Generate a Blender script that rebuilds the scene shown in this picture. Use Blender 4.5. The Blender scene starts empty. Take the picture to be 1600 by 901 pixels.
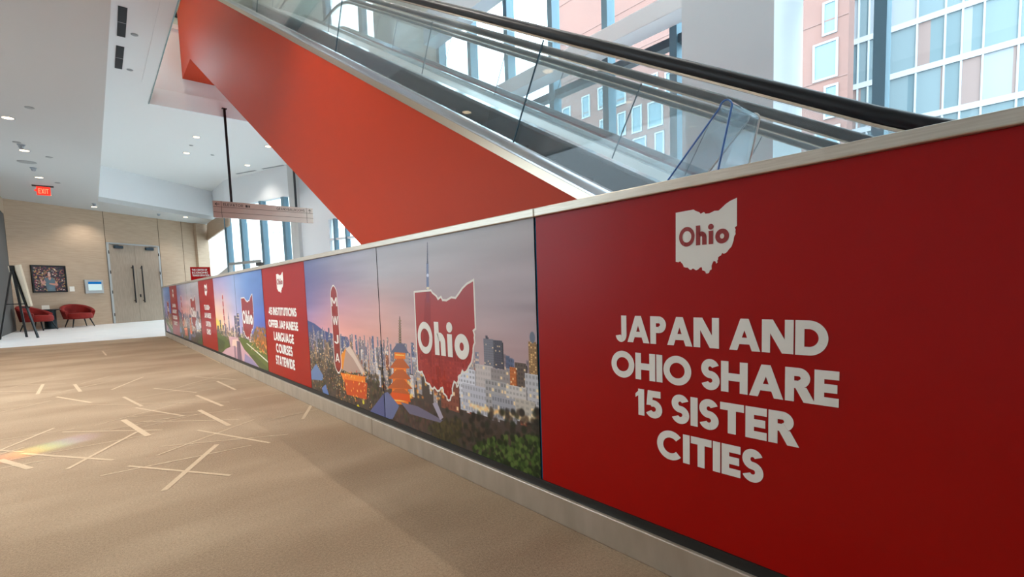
import bpy, math, random
import numpy as np
from mathutils import Vector, Matrix
random.seed(7)
rng = np.random.default_rng(11)
S = bpy.context.scene
COL = S.collection
PI = math.pi

# ------------------------------------------------------------------ camera
YAW, PITCH, ROLL = 0.71645, -0.07811, -0.03299
FPX, PPY = 750.0, 507.447
EYE = np.array([-1.15740, 0.0, 0.80784])
_f = np.array([math.sin(YAW)*math.cos(PITCH), math.cos(YAW)*math.cos(PITCH), math.sin(PITCH)])
_r = np.array([math.cos(YAW), -math.sin(YAW), 0.0]); _u = np.cross(_r, _f)
_c, _s = math.cos(ROLL), math.sin(ROLL)
RT, UP, FW = _c*_r+_s*_u, -_s*_r+_c*_u, _f
cam_d = bpy.data.cameras.new('camera'); cam = bpy.data.objects.new('camera', cam_d); COL.objects.link(cam)
cam_d.sensor_fit = 'HORIZONTAL'; cam_d.sensor_width = 36.0
cam_d.lens = FPX/1600*36.0; cam_d.shift_y = (PPY-450.5)/1600
cam_d.clip_start = 0.02; cam_d.clip_end = 400
M = Matrix.Identity(4)
for i in range(3):
    M[i][0], M[i][1], M[i][2], M[i][3] = RT[i], UP[i], -FW[i], EYE[i]
cam.matrix_world = M
S.camera = cam

# ------------------------------------------------------------------ light and exposure
S.view_settings.view_transform = 'Standard'; S.view_settings.look = 'None'
S.view_settings.gamma = 1.0; S.view_settings.use_curve_mapping = False
S.view_settings.exposure = 0.35
S.cycles.use_denoising = True
S.cycles.max_bounces = 10; S.cycles.diffuse_bounces = 5; S.cycles.glossy_bounces = 5
S.cycles.transparent_max_bounces = 24; S.cycles.transmission_bounces = 8
S.cycles.sample_clamp_indirect = 6.0
S.cycles.caustics_reflective = False; S.cycles.caustics_refractive = False
SKY = 7.0
W_ = bpy.data.worlds.new('overcast_sky'); S.world = W_; W_.use_nodes = True
bg = W_.node_tree.nodes['Background']; bg.inputs[0].default_value = (0.84, 0.94, 1.0, 1); bg.inputs[1].default_value = SKY
def portal(name, loc, rot, sx, sy):
    d = bpy.data.lights.new(name, 'AREA'); d.shape = 'RECTANGLE'; d.size = sx; d.size_y = sy
    d.cycles.is_portal = True
    o = bpy.data.objects.new(name, d); COL.objects.link(o); o.location = loc; o.rotation_euler = rot
portal('window_portal', (6.35, 8.0, 4.0), (0, PI/2, 0), 8.0, 24.0)
portal('side_portal', (-3.2, 5.7, 1.7), (0, -PI/2, 0), 2.8, 5.2)
LAMP = 0.95     # strength of the ceiling lamps

# ------------------------------------------------------------------ helpers
def ray(x, y): return ((x-800)/FPX)*RT - ((y-PPY)/FPX)*UP + FW
def on(x, y, n, c):
    d = ray(x, y); n = np.array(n, float); return EYE + d*((c-n@EYE)/(n@d))
def onX(x, y, c=0.0): return on(x, y, (1,0,0), c)
def onY(x, y, c): return on(x, y, (0,1,0), c)
def onZ(x, y, c=0.0): return on(x, y, (0,0,1), c)
def lin(c):
    c = np.asarray(c, float)/255.0
    return np.where(c <= 0.04045, c/12.92, ((c+0.055)/1.055)**2.4)

class MB:
    def __init__(s): s.v=[]; s.f=[]; s.m=[]
    def add(s, vs, fs, mi=0):
        b=len(s.v); s.v += [tuple(float(q) for q in p) for p in vs]; s.f += [tuple(b+i for i in f) for f in fs]; s.m += [mi]*len(fs); return s
    def box(s, a, b, mi=0):
        x0,x1=sorted((a[0],b[0])); y0,y1=sorted((a[1],b[1])); z0,z1=sorted((a[2],b[2]))
        return s.add([(x0,y0,z0),(x1,y0,z0),(x1,y1,z0),(x0,y1,z0),(x0,y0,z1),(x1,y0,z1),(x1,y1,z1),(x0,y1,z1)],
              [(0,3,2,1),(4,5,6,7),(0,1,5,4),(1,2,6,5),(2,3,7,6),(3,0,4,7)], mi)
    def obox(s, o, ax, ay, az, mi=0):      # oriented box: corner + three edge vectors
        o,ax,ay,az=[np.array(q,float) for q in (o,ax,ay,az)]
        P=[o,o+ax,o+ax+ay,o+ay]; P=P+[p+az for p in P]
        fs=[(0,3,2,1),(4,5,6,7),(0,1,5,4),(1,2,6,5),(2,3,7,6),(3,0,4,7)]
        if np.cross(ax,ay)@az < 0: fs=[f[::-1] for f in fs]
        return s.add(P,fs,mi)
    def prism(s, poly, vec, mi=0):         # polygon (3-D points) swept along a vector
        n=len(poly); P=[np.array(p,float) for p in poly]; v=np.array(vec,float)
        nn=sum((np.cross(P[i],P[(i+1)%n]) for i in range(n)), np.zeros(3))
        if nn@v>0: P=P[::-1]
        fs=[tuple(range(n)),tuple(range(2*n-1,n-1,-1))]+[(i,i+n,(i+1)%n+n,(i+1)%n) for i in range(n)]
        return s.add(P+[p+v for p in P],fs,mi)
    def bar(s, a, b, w, d=None, up=(0,0,1), mi=0):
        a,b=np.array(a,float),np.array(b,float); d=d or w; t=b-a; t/=np.linalg.norm(t)
        u=np.cross(up,t)
        if np.linalg.norm(u)<1e-4: u=np.cross((1,0,0),t)
        u/=np.linalg.norm(u); v=np.cross(t,u)
        return s.obox(a-u*w/2-v*d/2,u*w,v*d,b-a,mi)
    def tube(s, pts, r, n=12, mi=0, cap=True):
        P=[np.array(p,float) for p in pts]; R=r if hasattr(r,'__len__') else [r]*len(P)
        rings=[]; pu=None
        for i,p in enumerate(P):
            t=P[min(i+1,len(P)-1)]-P[max(i-1,0)]; t/=np.linalg.norm(t)
            u=pu if pu is not None else np.cross(t,(0,0,1) if abs(t[2])<.9 else (1,0,0))
            u=u-t*(u@t); u/=np.linalg.norm(u); pu=u; v=np.cross(t,u)
            rings.append([p+R[i]*(math.cos(2*PI*k/n)*u+math.sin(2*PI*k/n)*v) for k in range(n)])
        b=[q for g in rings for q in g]; fs=[]
        for i in range(len(P)-1):
            for k in range(n):
                fs.append((i*n+k,i*n+(k+1)%n,(i+1)*n+(k+1)%n,(i+1)*n+k))
        if cap: fs += [tuple(range(n-1,-1,-1)),tuple(range((len(P)-1)*n,len(P)*n))]
        return s.add(b,fs,mi)
    def lathe(s, prof, c=(0,0,0), n=28, mi=0, cap=True):
        c=np.array(c,float); b=[]; fs=[]
        for r,z in prof:
            for k in range(n): b.append(c+np.array([r*math.cos(2*PI*k/n),r*math.sin(2*PI*k/n),z]))
        for i in range(len(prof)-1):
            for k in range(n): fs.append((i*n+k,i*n+(k+1)%n,(i+1)*n+(k+1)%n,(i+1)*n+k))
        if cap: fs += [tuple(range(n-1,-1,-1)),tuple(range((len(prof)-1)*n,len(prof)*n))]
        return s.add(b,fs,mi)
    def build(s, name, mats, parent=None, bevel=0, smooth=False, origin=None):
        me=bpy.data.meshes.new(name)
        o_=np.array(origin if origin is not None else (0,0,0),float)
        me.from_pydata([tuple(np.array(p)-o_) for p in s.v],[],s.f)
        for m in (mats if isinstance(mats,(list,tuple)) else [mats]): me.materials.append(m)
        me.polygons.foreach_set('material_index',s.m)
        if smooth: me.polygons.foreach_set('use_smooth',[True]*len(s.f))
        me.update()
        o=bpy.data.objects.new(name,me); COL.objects.link(o)
        if origin is not None: o.location=tuple(o_)
        if parent is not None:
            o.parent=parent
            if parent.type=='EMPTY' and not parent.get('_local'):
                o.location=tuple(np.array(o.location)-np.array(parent.location))
        if bevel:
            b=o.modifiers.new('bevel','BEVEL'); b.width=bevel; b.segments=2; b.limit_method='ANGLE'
        if smooth:
            try:
                e=o.modifiers.new('split','EDGE_SPLIT'); e.split_angle=math.radians(40)
            except Exception: pass
        return o
def tag(o, label=None, cat=None, group=None, kind=None):
    if label: o['label']=label
    if cat: o['category']=cat
    if group: o['group']=group
    if kind: o['kind']=kind
    return o
def thing(name, loc, label, cat, group=None, rz=0.0, local=False):
    o=bpy.data.objects.new(name,None); COL.objects.link(o); o.empty_display_size=.1
    o.location=tuple(float(q) for q in loc); o.rotation_euler=(0,0,rz)
    if local: o['_local']=1        # parts are given in the thing's own coordinates
    return tag(o,label,cat,group)
def struct(o): o['kind']='structure'; return o

# ------------------------------------------------------------------ materials
def mat(name, rgb, rough=.6, metal=0.0, spec=None, noise=None, bump=None, coat=None):
    m=bpy.data.materials.new(name); m.use_nodes=True; nt=m.node_tree; b=nt.nodes['Principled BSDF']
    c=lin(rgb); b.inputs['Base Color'].default_value=(*c,1); b.inputs['Roughness'].default_value=rough; b.inputs['Metallic'].default_value=metal
    if spec is not None: b.inputs['Specular IOR Level'].default_value=spec
    if coat: b.inputs['Coat Weight'].default_value=coat[0]; b.inputs['Coat Roughness'].default_value=coat[1]
    tc=nt.nodes.new('ShaderNodeTexCoord')
    if noise:      # (second colour, scale, stretch xyz)
        mp=nt.nodes.new('ShaderNodeMapping'); mp.inputs['Scale'].default_value=noise[2]; nt.links.new(tc.outputs['Object'],mp.inputs[0])
        n=nt.nodes.new('ShaderNodeTexNoise'); n.inputs['Scale'].default_value=noise[1]; n.inputs['Detail'].default_value=6; nt.links.new(mp.outputs[0],n.inputs['Vector'])
        r=nt.nodes.new('ShaderNodeValToRGB'); r.color_ramp.elements[0].position=.3; r.color_ramp.elements[1].position=.7
        r.color_ramp.elements[0].color=(*c,1); r.color_ramp.elements[1].color=(*lin(noise[0]),1)
        nt.links.new(n.outputs['Fac'],r.inputs[0]); nt.links.new(r.outputs[0],b.inputs['Base Color'])
    if bump:       # (scale, strength)
        n=nt.nodes.new('ShaderNodeTexNoise'); n.inputs['Scale'].default_value=bump[0]; n.inputs['Detail'].default_value=4; nt.links.new(tc.outputs['Object'],n.inputs['Vector'])
        bp=nt.nodes.new('ShaderNodeBump'); bp.inputs['Strength'].default_value=bump[1]; bp.inputs['Distance'].default_value=.01
        nt.links.new(n.outputs['Fac'],bp.inputs['Height']); nt.links.new(bp.outputs[0],b.inputs['Normal'])
    return m
def glow(name, rgb, strength):
    m=bpy.data.materials.new(name); m.use_nodes=True; nt=m.node_tree; nt.nodes.clear()
    e=nt.nodes.new('ShaderNodeEmission'); e.inputs[0].default_value=(*lin(rgb),1); e.inputs[1].default_value=strength
    o=nt.nodes.new('ShaderNodeOutputMaterial'); nt.links.new(e.outputs[0],o.inputs[0]); return m
def glass(name, rgb, refl=1.0, rough=0.0, haze=0.0):
    m=bpy.data.materials.new(name); m.use_nodes=True; nt=m.node_tree; nt.nodes.clear()
    t=nt.nodes.new('ShaderNodeBsdfTransparent'); t.inputs[0].default_value=(*rgb,1)
    g=nt.nodes.new('ShaderNodeBsdfGlossy'); g.inputs['Roughness'].default_value=rough
    f=nt.nodes.new('ShaderNodeFresnel'); gm=nt.nodes.new('ShaderNodeNewGeometry')
    mr=nt.nodes.new('ShaderNodeMapRange'); mr.inputs[3].default_value=1.45; mr.inputs[4].default_value=1/1.45
    nt.links.new(gm.outputs['Backfacing'],mr.inputs[0]); nt.links.new(mr.outputs[0],f.inputs[0])
    k=nt.nodes.new('ShaderNodeMath'); k.operation='MULTIPLY'; k.inputs[1].default_value=refl; nt.links.new(f.outputs[0],k.inputs[0])
    x=nt.nodes.new('ShaderNodeMixShader'); nt.links.new(k.outputs[0],x.inputs[0]); nt.links.new(t.outputs[0],x.inputs[1]); nt.links.new(g.outputs[0],x.inputs[2])
    last=x
    if haze:
        d=nt.nodes.new('ShaderNodeBsdfDiffuse'); d.inputs[0].default_value=(.8,.95,.98,1)
        y=nt.nodes.new('ShaderNodeMixShader'); y.inputs[0].default_value=haze; nt.links.new(x.outputs[0],y.inputs[1]); nt.links.new(d.outputs[0],y.inputs[2]); last=y
    o=nt.nodes.new('ShaderNodeOutputMaterial'); nt.links.new(last.outputs[0],o.inputs[0]); return m
def printed(name, gain=1.0):
    m=bpy.data.materials.new(name); m.use_nodes=True; nt=m.node_tree; b=nt.nodes['Principled BSDF']
    a=nt.nodes.new('ShaderNodeVertexColor'); a.layer_name='print'
    nt.links.new(a.outputs[0],b.inputs['Base Color']); b.inputs['Roughness'].default_value=.32; b.inputs['Specular IOR Level'].default_value=.35
    return m

m_white=mat('white_paint',(236,238,240),.75)
m_ceil=mat('ceiling_paint',(228,228,226),.85)
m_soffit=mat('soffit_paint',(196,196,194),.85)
m_wood=mat('oak_veneer',(190,166,142),.5,noise=((178,154,130),3.0,(1,1,12)))
m_groove=mat('dark_groove',(70,52,34),.8)
m_door=mat('grey_oak_door',(170,152,134),.5,noise=((152,136,120),4.0,(9,9,1)))
m_frame=mat('grey_metal_frame',(178,180,180),.4,.3)
m_black=mat('black_metal',(18,20,22),.4,.2)
m_dark=mat('dark_grey_wall',(78,76,74),.8)
m_stone=mat('pale_stone',(252,253,254),.35,noise=((240,245,248),2.5,(1,1,1)))
m_steel=mat('brushed_steel',(214,204,188),.32,.6,noise=((198,186,168),6.0,(1,2,40)))
m_base=mat('brushed_base_steel',(204,192,176),.4,.6,noise=((186,174,156),5.0,(1,3,1)))
m_chan=mat('black_channel',(26,28,28),.45)
m_red=mat('red_vinyl',(164,5,3),.3,spec=.22)
m_clad=mat('red_cladding',(194,60,24),.45,spec=.16)
m_letter=mat('white_vinyl',(238,232,222),.5)
m_redletter=mat('red_vinyl_lettering',(150,26,22),.4)
m_decks=mat('escalator_steel',(206,214,220),.16,.85)
m_trim=mat('escalator_trim_steel',(205,190,168),.25,.9)
m_skirt=mat('dark_skirt',(40,52,62),.2,.4)
m_redskirt=mat('dark_red_skirt',(150,44,46),.35)
m_rail=mat('black_rubber',(30,30,32),.42,spec=.35)
m_step=mat('step_metal',(44,52,60),.4,.5)
m_esc=glass('balustrade_glass',(.965,.99,.995),1.0,haze=.045)
m_joint=mat('glass_joint',(26,66,80),.3)
m_edge=mat('glass_edge',(44,120,160),.15)
m_win=glass('window_glass',(.90,.96,.98),.6)
m_mull=mat('blue_grey_mullion',(108,136,150),.45,.3)
m_acr=glass('clear_acrylic',(.93,.97,1.0),1.3,haze=.13)
m_acredge=mat('acrylic_edge',(84,124,190),.15)
m_brick=mat('red_brick',(130,96,88),.9,noise=((118,90,84),.35,(1,1,1)))
m_bwin=mat('reflective_pane',(110,130,138),.4,spec=.2)
m_bframe=mat('white_window_frame',(158,164,170),.6)
m_mirror=mat('gloss_fascia',(244,250,252),.25,0,spec=.5)
m_redfab=mat('red_velvet',(120,18,12),.8,noise=((150,30,20),8,(1,1,1)))
m_beige=mat('beige_wall',(224,220,204),.8)
m_grill=mat('grille_black',(14,18,24),.7)
m_street=mat('street_paving',(150,150,148),.9)
m_copper=mat('copper_sign',(176,150,136),.35,.5,noise=((190,172,158),2.0,(.6,1,1)))
m_ink=mat('engraved_dark',(50,40,34),.6)
# ------------------------------------------------------------------ the hall: floor, walls, ceilings
U=np.array([.839,.544,0.]); U/=np.linalg.norm(U); N=np.array([-U[1],U[0],0.])
A0=onZ(178.5,505); 
def Wp(s,d=0.0,z=0.0): return A0+U*s-N*d+np.array([0,0,z])     # point on the far wall: along, out from it, up
def onW(x,y): return on(x,y,N,N@A0)
def alongW(x,y): return float(U@(onW(x,y)-A0))
H1,H2=3.9,5.03
XE=-.77           # edge of the low soffit
XO,YO=.10,13.17   # edges of the escalator opening
XC=6.1            # curtain wall

# carpet: procedural pile with mottled wear and dim streaks
m_carpet=bpy.data.materials.new('tan_carpet'); m_carpet.use_nodes=True
nt=m_carpet.node_tree; b=nt.nodes['Principled BSDF']; b.inputs['Roughness'].default_value=.95; b.inputs['Specular IOR Level'].default_value=.1
tc=nt.nodes.new('ShaderNodeTexCoord')
def noise_node(scale,stretch,detail=5):
    mp=nt.nodes.new('ShaderNodeMapping'); mp.inputs['Scale'].default_value=stretch; nt.links.new(tc.outputs['Object'],mp.inputs[0])
    n=nt.nodes.new('ShaderNodeTexNoise'); n.inputs['Scale'].default_value=scale; n.inputs['Detail'].default_value=detail; nt.links.new(mp.outputs[0],n.inputs['Vector']); return n
def ramp(n,p0,c0,p1,c1):
    r=nt.nodes.new('ShaderNodeValToRGB'); r.color_ramp.elements[0].position=p0; r.color_ramp.elements[1].position=p1
    r.color_ramp.elements[0].color=(*lin(c0),1); r.color_ramp.elements[1].color=(*lin(c1),1); nt.links.new(n.outputs['Fac'],r.inputs[0]); return r
def mix(a,b_,fac,blend='MIX'):
    x=nt.nodes.new('ShaderNodeMixRGB'); x.blend_type=blend; x.inputs[0].default_value=fac
    nt.links.new(a.outputs[0],x.inputs[1]); nt.links.new(b_.outputs[0],x.inputs[2]); return x
r1=ramp(noise_node(1.1,(1,1,1)),.3,(186,160,132),.7,(206,180,150))
r2=ramp(noise_node(.8,(.9,2.6,1),8),.42,(148,124,98),.6,(255,255,255))
r3=ramp(noise_node(130,(1,1,1),3),.3,(160,160,160),.75,(255,255,255))
r4=ramp(noise_node(420,(1,1,1),1),.3,(188,188,188),.7,(255,255,255))
x=mix(r1,r2,.24,'MULTIPLY'); x=mix(x,r3,.45,'MULTIPLY'); x=mix(x,r4,.6,'MULTIPLY')
nt.links.new(x.outputs[0],b.inputs['Base Color'])
nb=noise_node(300,(1,1,1),3); bp=nt.nodes.new('ShaderNodeBump'); bp.inputs['Strength'].default_value=.5; bp.inputs['Distance'].default_value=.006
nt.links.new(nb.outputs['Fac'],bp.inputs['Height']); nt.links.new(bp.outputs[0],b.inputs['Normal'])
m_stripe=mat('pale_carpet_stripe',(204,180,150),.95,spec=.1,noise=((188,164,136),120,(1,1,1)))

fb=MB(); fb.add([(-3.6,-4.5,0),(0,-4.5,0),(0,12.85,0),(-3.6,12.85,0)],[(0,1,2,3)])
# pale woven lines of the carpet pattern: end points as (x, y) on the floor and a width
def stripe(p,q,w):
    a=onZ(*p); b_=onZ(*q); t=b_-a; t/=np.linalg.norm(t); n_=np.array([-t[1],t[0],0])*w*.215; o_=np.array([0,0,.0012+.0002*random.random()])
    if max(a[0],b_[0])>-.02: 
        if b_[0]>-.03: b_=a+(b_-a)*((-.03-a[0])/(b_[0]-a[0]))
    fb.add([a-n_+o_,a+n_+o_,b_+n_+o_,b_-n_+o_],[(0,1,2,3)] if np.cross(2*n_,b_-a)[2]<0 else [(3,2,1,0)],1)
k1=300/1229.
def c1(x_,y_): return (x_*k1,560+y_*k1)
def c2(x_,y_): return (200+x_*k1,560+y_*k1)
for p,q,w in [((275,165),(240,228),.06),((478,165),(515,212),.06),((713,200),(915,118),.04),((360,245),(585,282),.05),((0,212),(385,208),.03),((65,188),(350,120),.02),
    ((0,287),(325,243),.02),((0,345),(330,268),.025),((330,228),(620,165),.02),((420,205),(740,138),.02),((400,470),(1040,457),.03),((0,588),(345,445),.035),((0,522),(480,448),.02),
    ((0,648),(195,705),.07),((0,612),(155,568),.03),((0,588),(150,598),.03),((140,608),(725,650),.045),((430,708),(880,468),.045),((0,703),(345,642),.025),((60,650),(990,480),.022),
    ((790,392),(950,495),.075),((605,428),(1180,278),.022),((790,245),(908,305),.05),((870,315),(1180,368),.035),((465,297),(1229,287),.02),((640,752),(1229,632),.028),
    ((0,330),(90,322),.02),((700,455),(1100,380),.02),((60,170),(420,160),.02),((520,160),(715,110),.02)]:
    stripe(c1(*p),c1(*q),w)
for p,q,w in [((430,117),(690,135),.03),((570,145),(688,200),.05),((165,190),(440,217),.035),((300,190),(640,92),.02),((438,235),(605,303),.055),((60,250),(430,185),.018),((455,330),(650,430),.065),
    ((0,375),(450,340),.018),((50,410),(730,320),.02),((100,405),(710,392),.025),((180,622),(808,390),.028),((445,458),(908,540),.04),((215,563),(1025,485),.025),((140,688),(790,555),.025),
    ((230,845),(570,550),.06),((0,688),(655,748),.04),((740,258),(1010,215),.022),((930,387),(1228,322),.02),((1172,300),(1120,387),.05),((60,285),(650,278),.018),((270,195),(560,140),.015),
    ((600,170),(860,150),.015),((80,440),(480,350),.018),((0,305),(430,260),.015),((420,215),(560,190),.015)]:
    stripe(c2(*p),c2(*q),w)
for p,q,w in [((270,520),(280,530),.04),((300,545),(312,551),.03),((166,555),(160,548),.05)]: stripe(p,q,w)
struct(fb.build('floor',[m_carpet,m_stripe]))
sf=MB(); sf.add([(-3.6,12.85,0),(5.5,12.85,0),(3.1,19.7,0),(3.4,27.5,0),(-3.6,27.5,0)],[(0,1,2,3,4)]); sf.add([(0,-4.5,0),(XC+.2,-4.5,0),(XC+.2,12.85,0),(0,12.85,0)],[(0,1,2,3)])
struct(sf.build('floor_stone',m_stone))
struct(MB().add([(-60,-40,-.15),(140,-40,-.15),(140,140,-.15),(-60,140,-.15)],[(0,1,2,3)]).build('street_ground',m_street))

# far wall, oak veneer with dark joints (runs past the doors and round the corner)
s_l,s_r=-3.6,4.1
wb=MB(); wb.obox(Wp(s_l),U*(s_r-s_l),N*.2,(0,0,H1))
for s_ in (-.03,1.9,2.88):
    wb.obox(Wp(s_-.008,.003),U*.016,N*.002,(0,0,H1),1)
struct(wb.build('wall_far',[m_wood,m_groove]))
cr=Wp(s_r); 
struct(MB().obox(Wp(3.42,.14),U*.50,N*.14,(0,0,H1)).build('wall_corner_pier',m_wood))
# left wall with a dark recess near the far corner
XL=-2.90
lb=MB(); WY0,WY1=3.2,8.2      # added side window, unseen, lets in daylight to brighten the barrier
pl=Wp(0); yl=A0[1]+(XL-A0[0])*U[1]/U[0]     # where the left wall meets the far wall
ya,yb=yl-.06,yl-4.2
lb.box((XL-.2,ya,0),(XL,yl+.05,H1)); lb.box((XL-.2,yb,0),(XL-.07,ya,3.45)); lb.box((XL-.2,yb,3.45),(XL,ya,H1)); lb.box((XL-.2,-4.5,0),(XL,WY0,H1),1); lb.box((XL-.2,WY1,0),(XL,yb,H1),1); lb.box((XL-.2,WY0,0),(XL,WY1,.4),1); lb.box((XL-.2,WY0,3.0),(XL,WY1,H1),1)
struct(lb.build('wall_left',[m_wood,m_white]))
struct(MB().box((XL-.06,yb,0),(XL-.012,ya,3.45)).build('wall_recess',m_dark))
struct(MB().box((-3.2,-4.7,0),(XC+.2,-4.5,10.6)).build('wall_back',m_white))
# skirting boards
struct(MB().obox(Wp(s_l,.012),U*(-.05-s_l),N*.012,(0,0,.12)).build('baseboard_far',m_wood))

struct(MB().box((XL-.12,WY0,.4),(XL-.10,WY1,3.0)).build('window_100',glass('tinted_glass',(.56,.59,.61),.3)))  # pane of the added side window, there for its light
# ceilings: low soffit, raised tray, opening for the escalators
cf0=onZ(158,315,H1); e0=cf0; e1=onZ(300,338,H1)       # far edge of the tray
te=(e1-e0)/np.linalg.norm(e1-e0)
def tray(s_): return e0+te*s_
kx=(XC-e0[0])/te[0]; tfar=tray((3.1-e0[0])/te[0])
tx=(XE-e0[0])/te[0]; t0=tray(tx)
cb=MB(); T=.15
cb.prism([(-3.6,-4.5,H1),(XE,-4.5,H1),(XE,t0[1],H1),(-3.6,t0[1],H1)],(0,0,T))
cb.prism([(-3.6,t0[1],H1),(XE,t0[1],H1),tuple(tray((3.1-e0[0])/te[0])[:2])+(H1,),(3.1,26.5,H1),(-3.6,26.5,H1)],(0,0,T))
struct(cb.build('ceiling_soffit',m_soffit))
struct(MB().obox((XE-.1,-4.5,H1+T),(.1,0,0),(0,t0[1]+4.5,0),(0,0,H2-H1-T)).obox((t0[0],t0[1],H1+T),tfar-t0,(0,.12,0),(0,0,H2-H1-T)).build('ceiling_tray_side',m_white))
cb=MB(); cb.prism([(XE-.1,-4.5,H2),(XO,-4.5,H2),(XO,YO,H2),(XE-.1,YO,H2)],(0,0,.37)); cb.prism([(XE-.1,YO,H2),(5.22,YO,H2),(3.2,19.4,H2),(3.2,26,H2),(XE-.1,26,H2)],(0,0,.37))
struct(cb.build('ceiling',m_ceil))
# metal edge strip along the opening
struct(MB().box((XO-.012,-4.5,H2-.012),(XO+.004,YO,H2+.3)).build('trim_1',mat('opening_edge_metal',(120,150,152),.3,.4)))
struct(MB().box((XO-.20,-4.5,H2-.006),(XO-.012,YO-1.2,H2-.0005)).build('trim_4',m_ceil))
struct(MB().box((XO,YO-.02,H2-.01),(5.2,YO-.001,5.39)).build('trim_2',m_mirror))
# upper storey: white slab face, ledge, beige wall, top ceiling
struct(MB().box((XO-.02,YO,5.40),(5.2,YO+.15,6.75)).build('wall_upper_fascia',m_white))
struct(MB().box((XO-.3,YO-.03,6.75),(5.2,YO+.2,6.85)).build('trim_3',m_white))
struct(MB().box((-3,YO+1.6,6.85),(4.66,YO+1.75,10.5)).build('wall_upper',m_beige))
struct(MB().prism([(-3,YO+.2,6.75),(5.2,YO+.2,6.75),(4.6,YO+1.6,6.75),(-3,YO+1.6,6.75)],(0,0,.1)).build('floor_upper',m_stone))
struct(MB().box((XO-1.2,-4.5,5.4),(XO-1.1,YO+1.7,10.5)).build('wall_upper_left',m_white))
struct(MB().prism([(-3.0,-4.5,10.5),(XC+.2,-4.5,10.5),(XC+.2,10.7,10.5),(4.6,YO+2,10.5),(-3.0,YO+2,10.5)],(0,0,.1)).build('ceiling_upper',m_white))

# ------------------------------------------------------------------ curtain wall, beams, column
def window_bay(n, y0, y1, z0, z1, x=XC):
    """one storey-high pane between two mullions"""
    o=MB().box((x-.01,y0,z0),(x+.01,y1,z1)).build('window_%d'%n,m_win); struct(o); return o
MY=[-4.4+.0]+[1.50-1.312*3,1.50-1.312*2,1.50-1.312]+[1.50+1.312*k for k in range(0,8)]
MY=sorted(y for y in MY if y>-4.5)
wn=1
for a,b_ in zip(MY[:-1],MY[1:]):
    window_bay(wn,a+.06,b_-.06,.1,10.5); wn+=1
m_i=0
for y in MY:
    mm=MB().box((XC-.16,y-.062,0),(XC+.06,y+.062,10.5)); struct(mm.build('window_mullion',m_mull)); m_i+=1
y_end=10.7
struct(MB().box((XC-.12,-4.5,4.50),(XC+.05,y_end,4.63)).build('window_transom',mat('dark_transom',(70,84,94),.5)))
struct(MB().box((XC-.14,-4.5,0),(XC+.08,y_end,.12)).build('window_sill',m_mull))
tag(MB().box((XC-.55,3.3,4.74),(XC-.18,y_end,5.02)).build('edge_beam',m_white,bevel=.01),'white horizontal beam running along inside of the tall windows behind the escalators','beam')
struct(MB().box((XC-.55,-4.5,6.90),(XC-.18,y_end,7.62)).build('wall_spandrel',mat('pale_grey_paint',(198,208,216),.7)))
struct(MB().box((XC-.30,3.3,7.62),(XC-.18,y_end,10.5)).build('wall_clerestory',m_beige))
# big white column by the window
struct(MB().box((5.0,2.30,0),(XC-.17,3.45,10.5)).build('column_main',m_white))

# angled lower facade (far right of the hall), in the plane through P0 along D2
P0=np.array([2.97,19.70,0.]); P1_=np.array([4.02,16.70,0.]); D2=(P1_-P0)/np.linalg.norm(P1_-P0); N2=np.array([D2[1],-D2[0],0]); 
if N2[0]>0: N2=-N2
def on2(x,y): return on(x,y,N2,N2@P0)
def s2(x,y): return float(D2@(on2(x,y)-P0))
def F2(s_,z=0.0,d=0.0): return P0+D2*s_+N2*d+np.array([0,0,z])
zt=4.05
sa=s2(357,400); scA=s2(462.5,400); scB=s2(474,400); swB=s2(514,360); sE=(XC-P0[0])/D2[0]
struct(MB().obox(F2(-.6,zt),D2*(sE+.6),-N2*.2,(0,0,H2-zt)).build('wall_angled_head',m_white))
struct(MB().obox(F2(scA,0,.12),D2*(scB-scA),-N2*.4,(0,0,H2)).build('column_angled',m_soffit))
struct(MB().obox(F2(scB,0),D2*(swB-scB),-N2*.3,(0,0,H2)).build('wall_angled',m_white))
struct(MB().obox(F2(swB,3.1),D2*(sE-swB),-N2*.2,(0,0,H2-3.1)).obox(F2(swB,2.45),D2*(sE-swB),-N2*.1,(0,0,.06)).build('wall_angled_right_head',m_white))
k=0
def pane(sA,sB,z0,z1):
    global wn
    struct(MB().obox(F2(sA,z0,-.06),D2*(sB-sA),-N2*.015,(0,0,z1-z0)).build('window_%d'%wn,m_win)); wn+=1
ms=[sa-.02,s2(379,380),s2(411,380),s2(446,380),scA]
for a,b_ in zip(ms[:-1],ms[1:]): pane(a+.05,b_-.05,0,zt)
for q in ms[:-1]:
    struct(MB().obox(F2(q-.07,0,.02),D2*.14,-N2*.2,(0,0,zt)).build('window_mullion',m_mull))
struct(MB().obox(F2(ms[0],1.02,.0),D2*(scA-ms[0]),-N2*.08,(0,0,.05)).build('window_transom',m_mull))
pane(swB,sE,0,3.1)
for px in (524,542):
    q=s2(px,380); struct(MB().obox(F2(q-.03,0,.02),D2*.06,-N2*.15,(0,0,3.1)).build('window_mullion',m_mull))

# upper storey of the angled facade
struct(MB().obox(F2(s2(357,400)+2,H2-.0),D2*(sE-s2(357,400)-2),-N2*.2,(0,0,.4)).build('wall_angled_band',m_white))
sU=(14.77-P0[1])/D2[1]
q=sU
struct(MB().obox(F2(sE-2.3,5.43,.0),D2*2.3,-N2*.2,(0,0,5.07)).build('wall_angled_upper',m_beige))
while q<sE-2.5:
    struct(MB().obox(F2(q-.07,5.43,.0),D2*.14,-N2*.2,(0,0,5.07)).build('window_mullion',m_mull))
    e2=min(q+1.45,sE-2.3); struct(MB().obox(F2(q+.09,5.43,-.06),D2*(e2-q-.17),-N2*.015,(0,0,5.07)).build('window_%d'%wn,m_win)); wn+=1; q+=1.45
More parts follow.
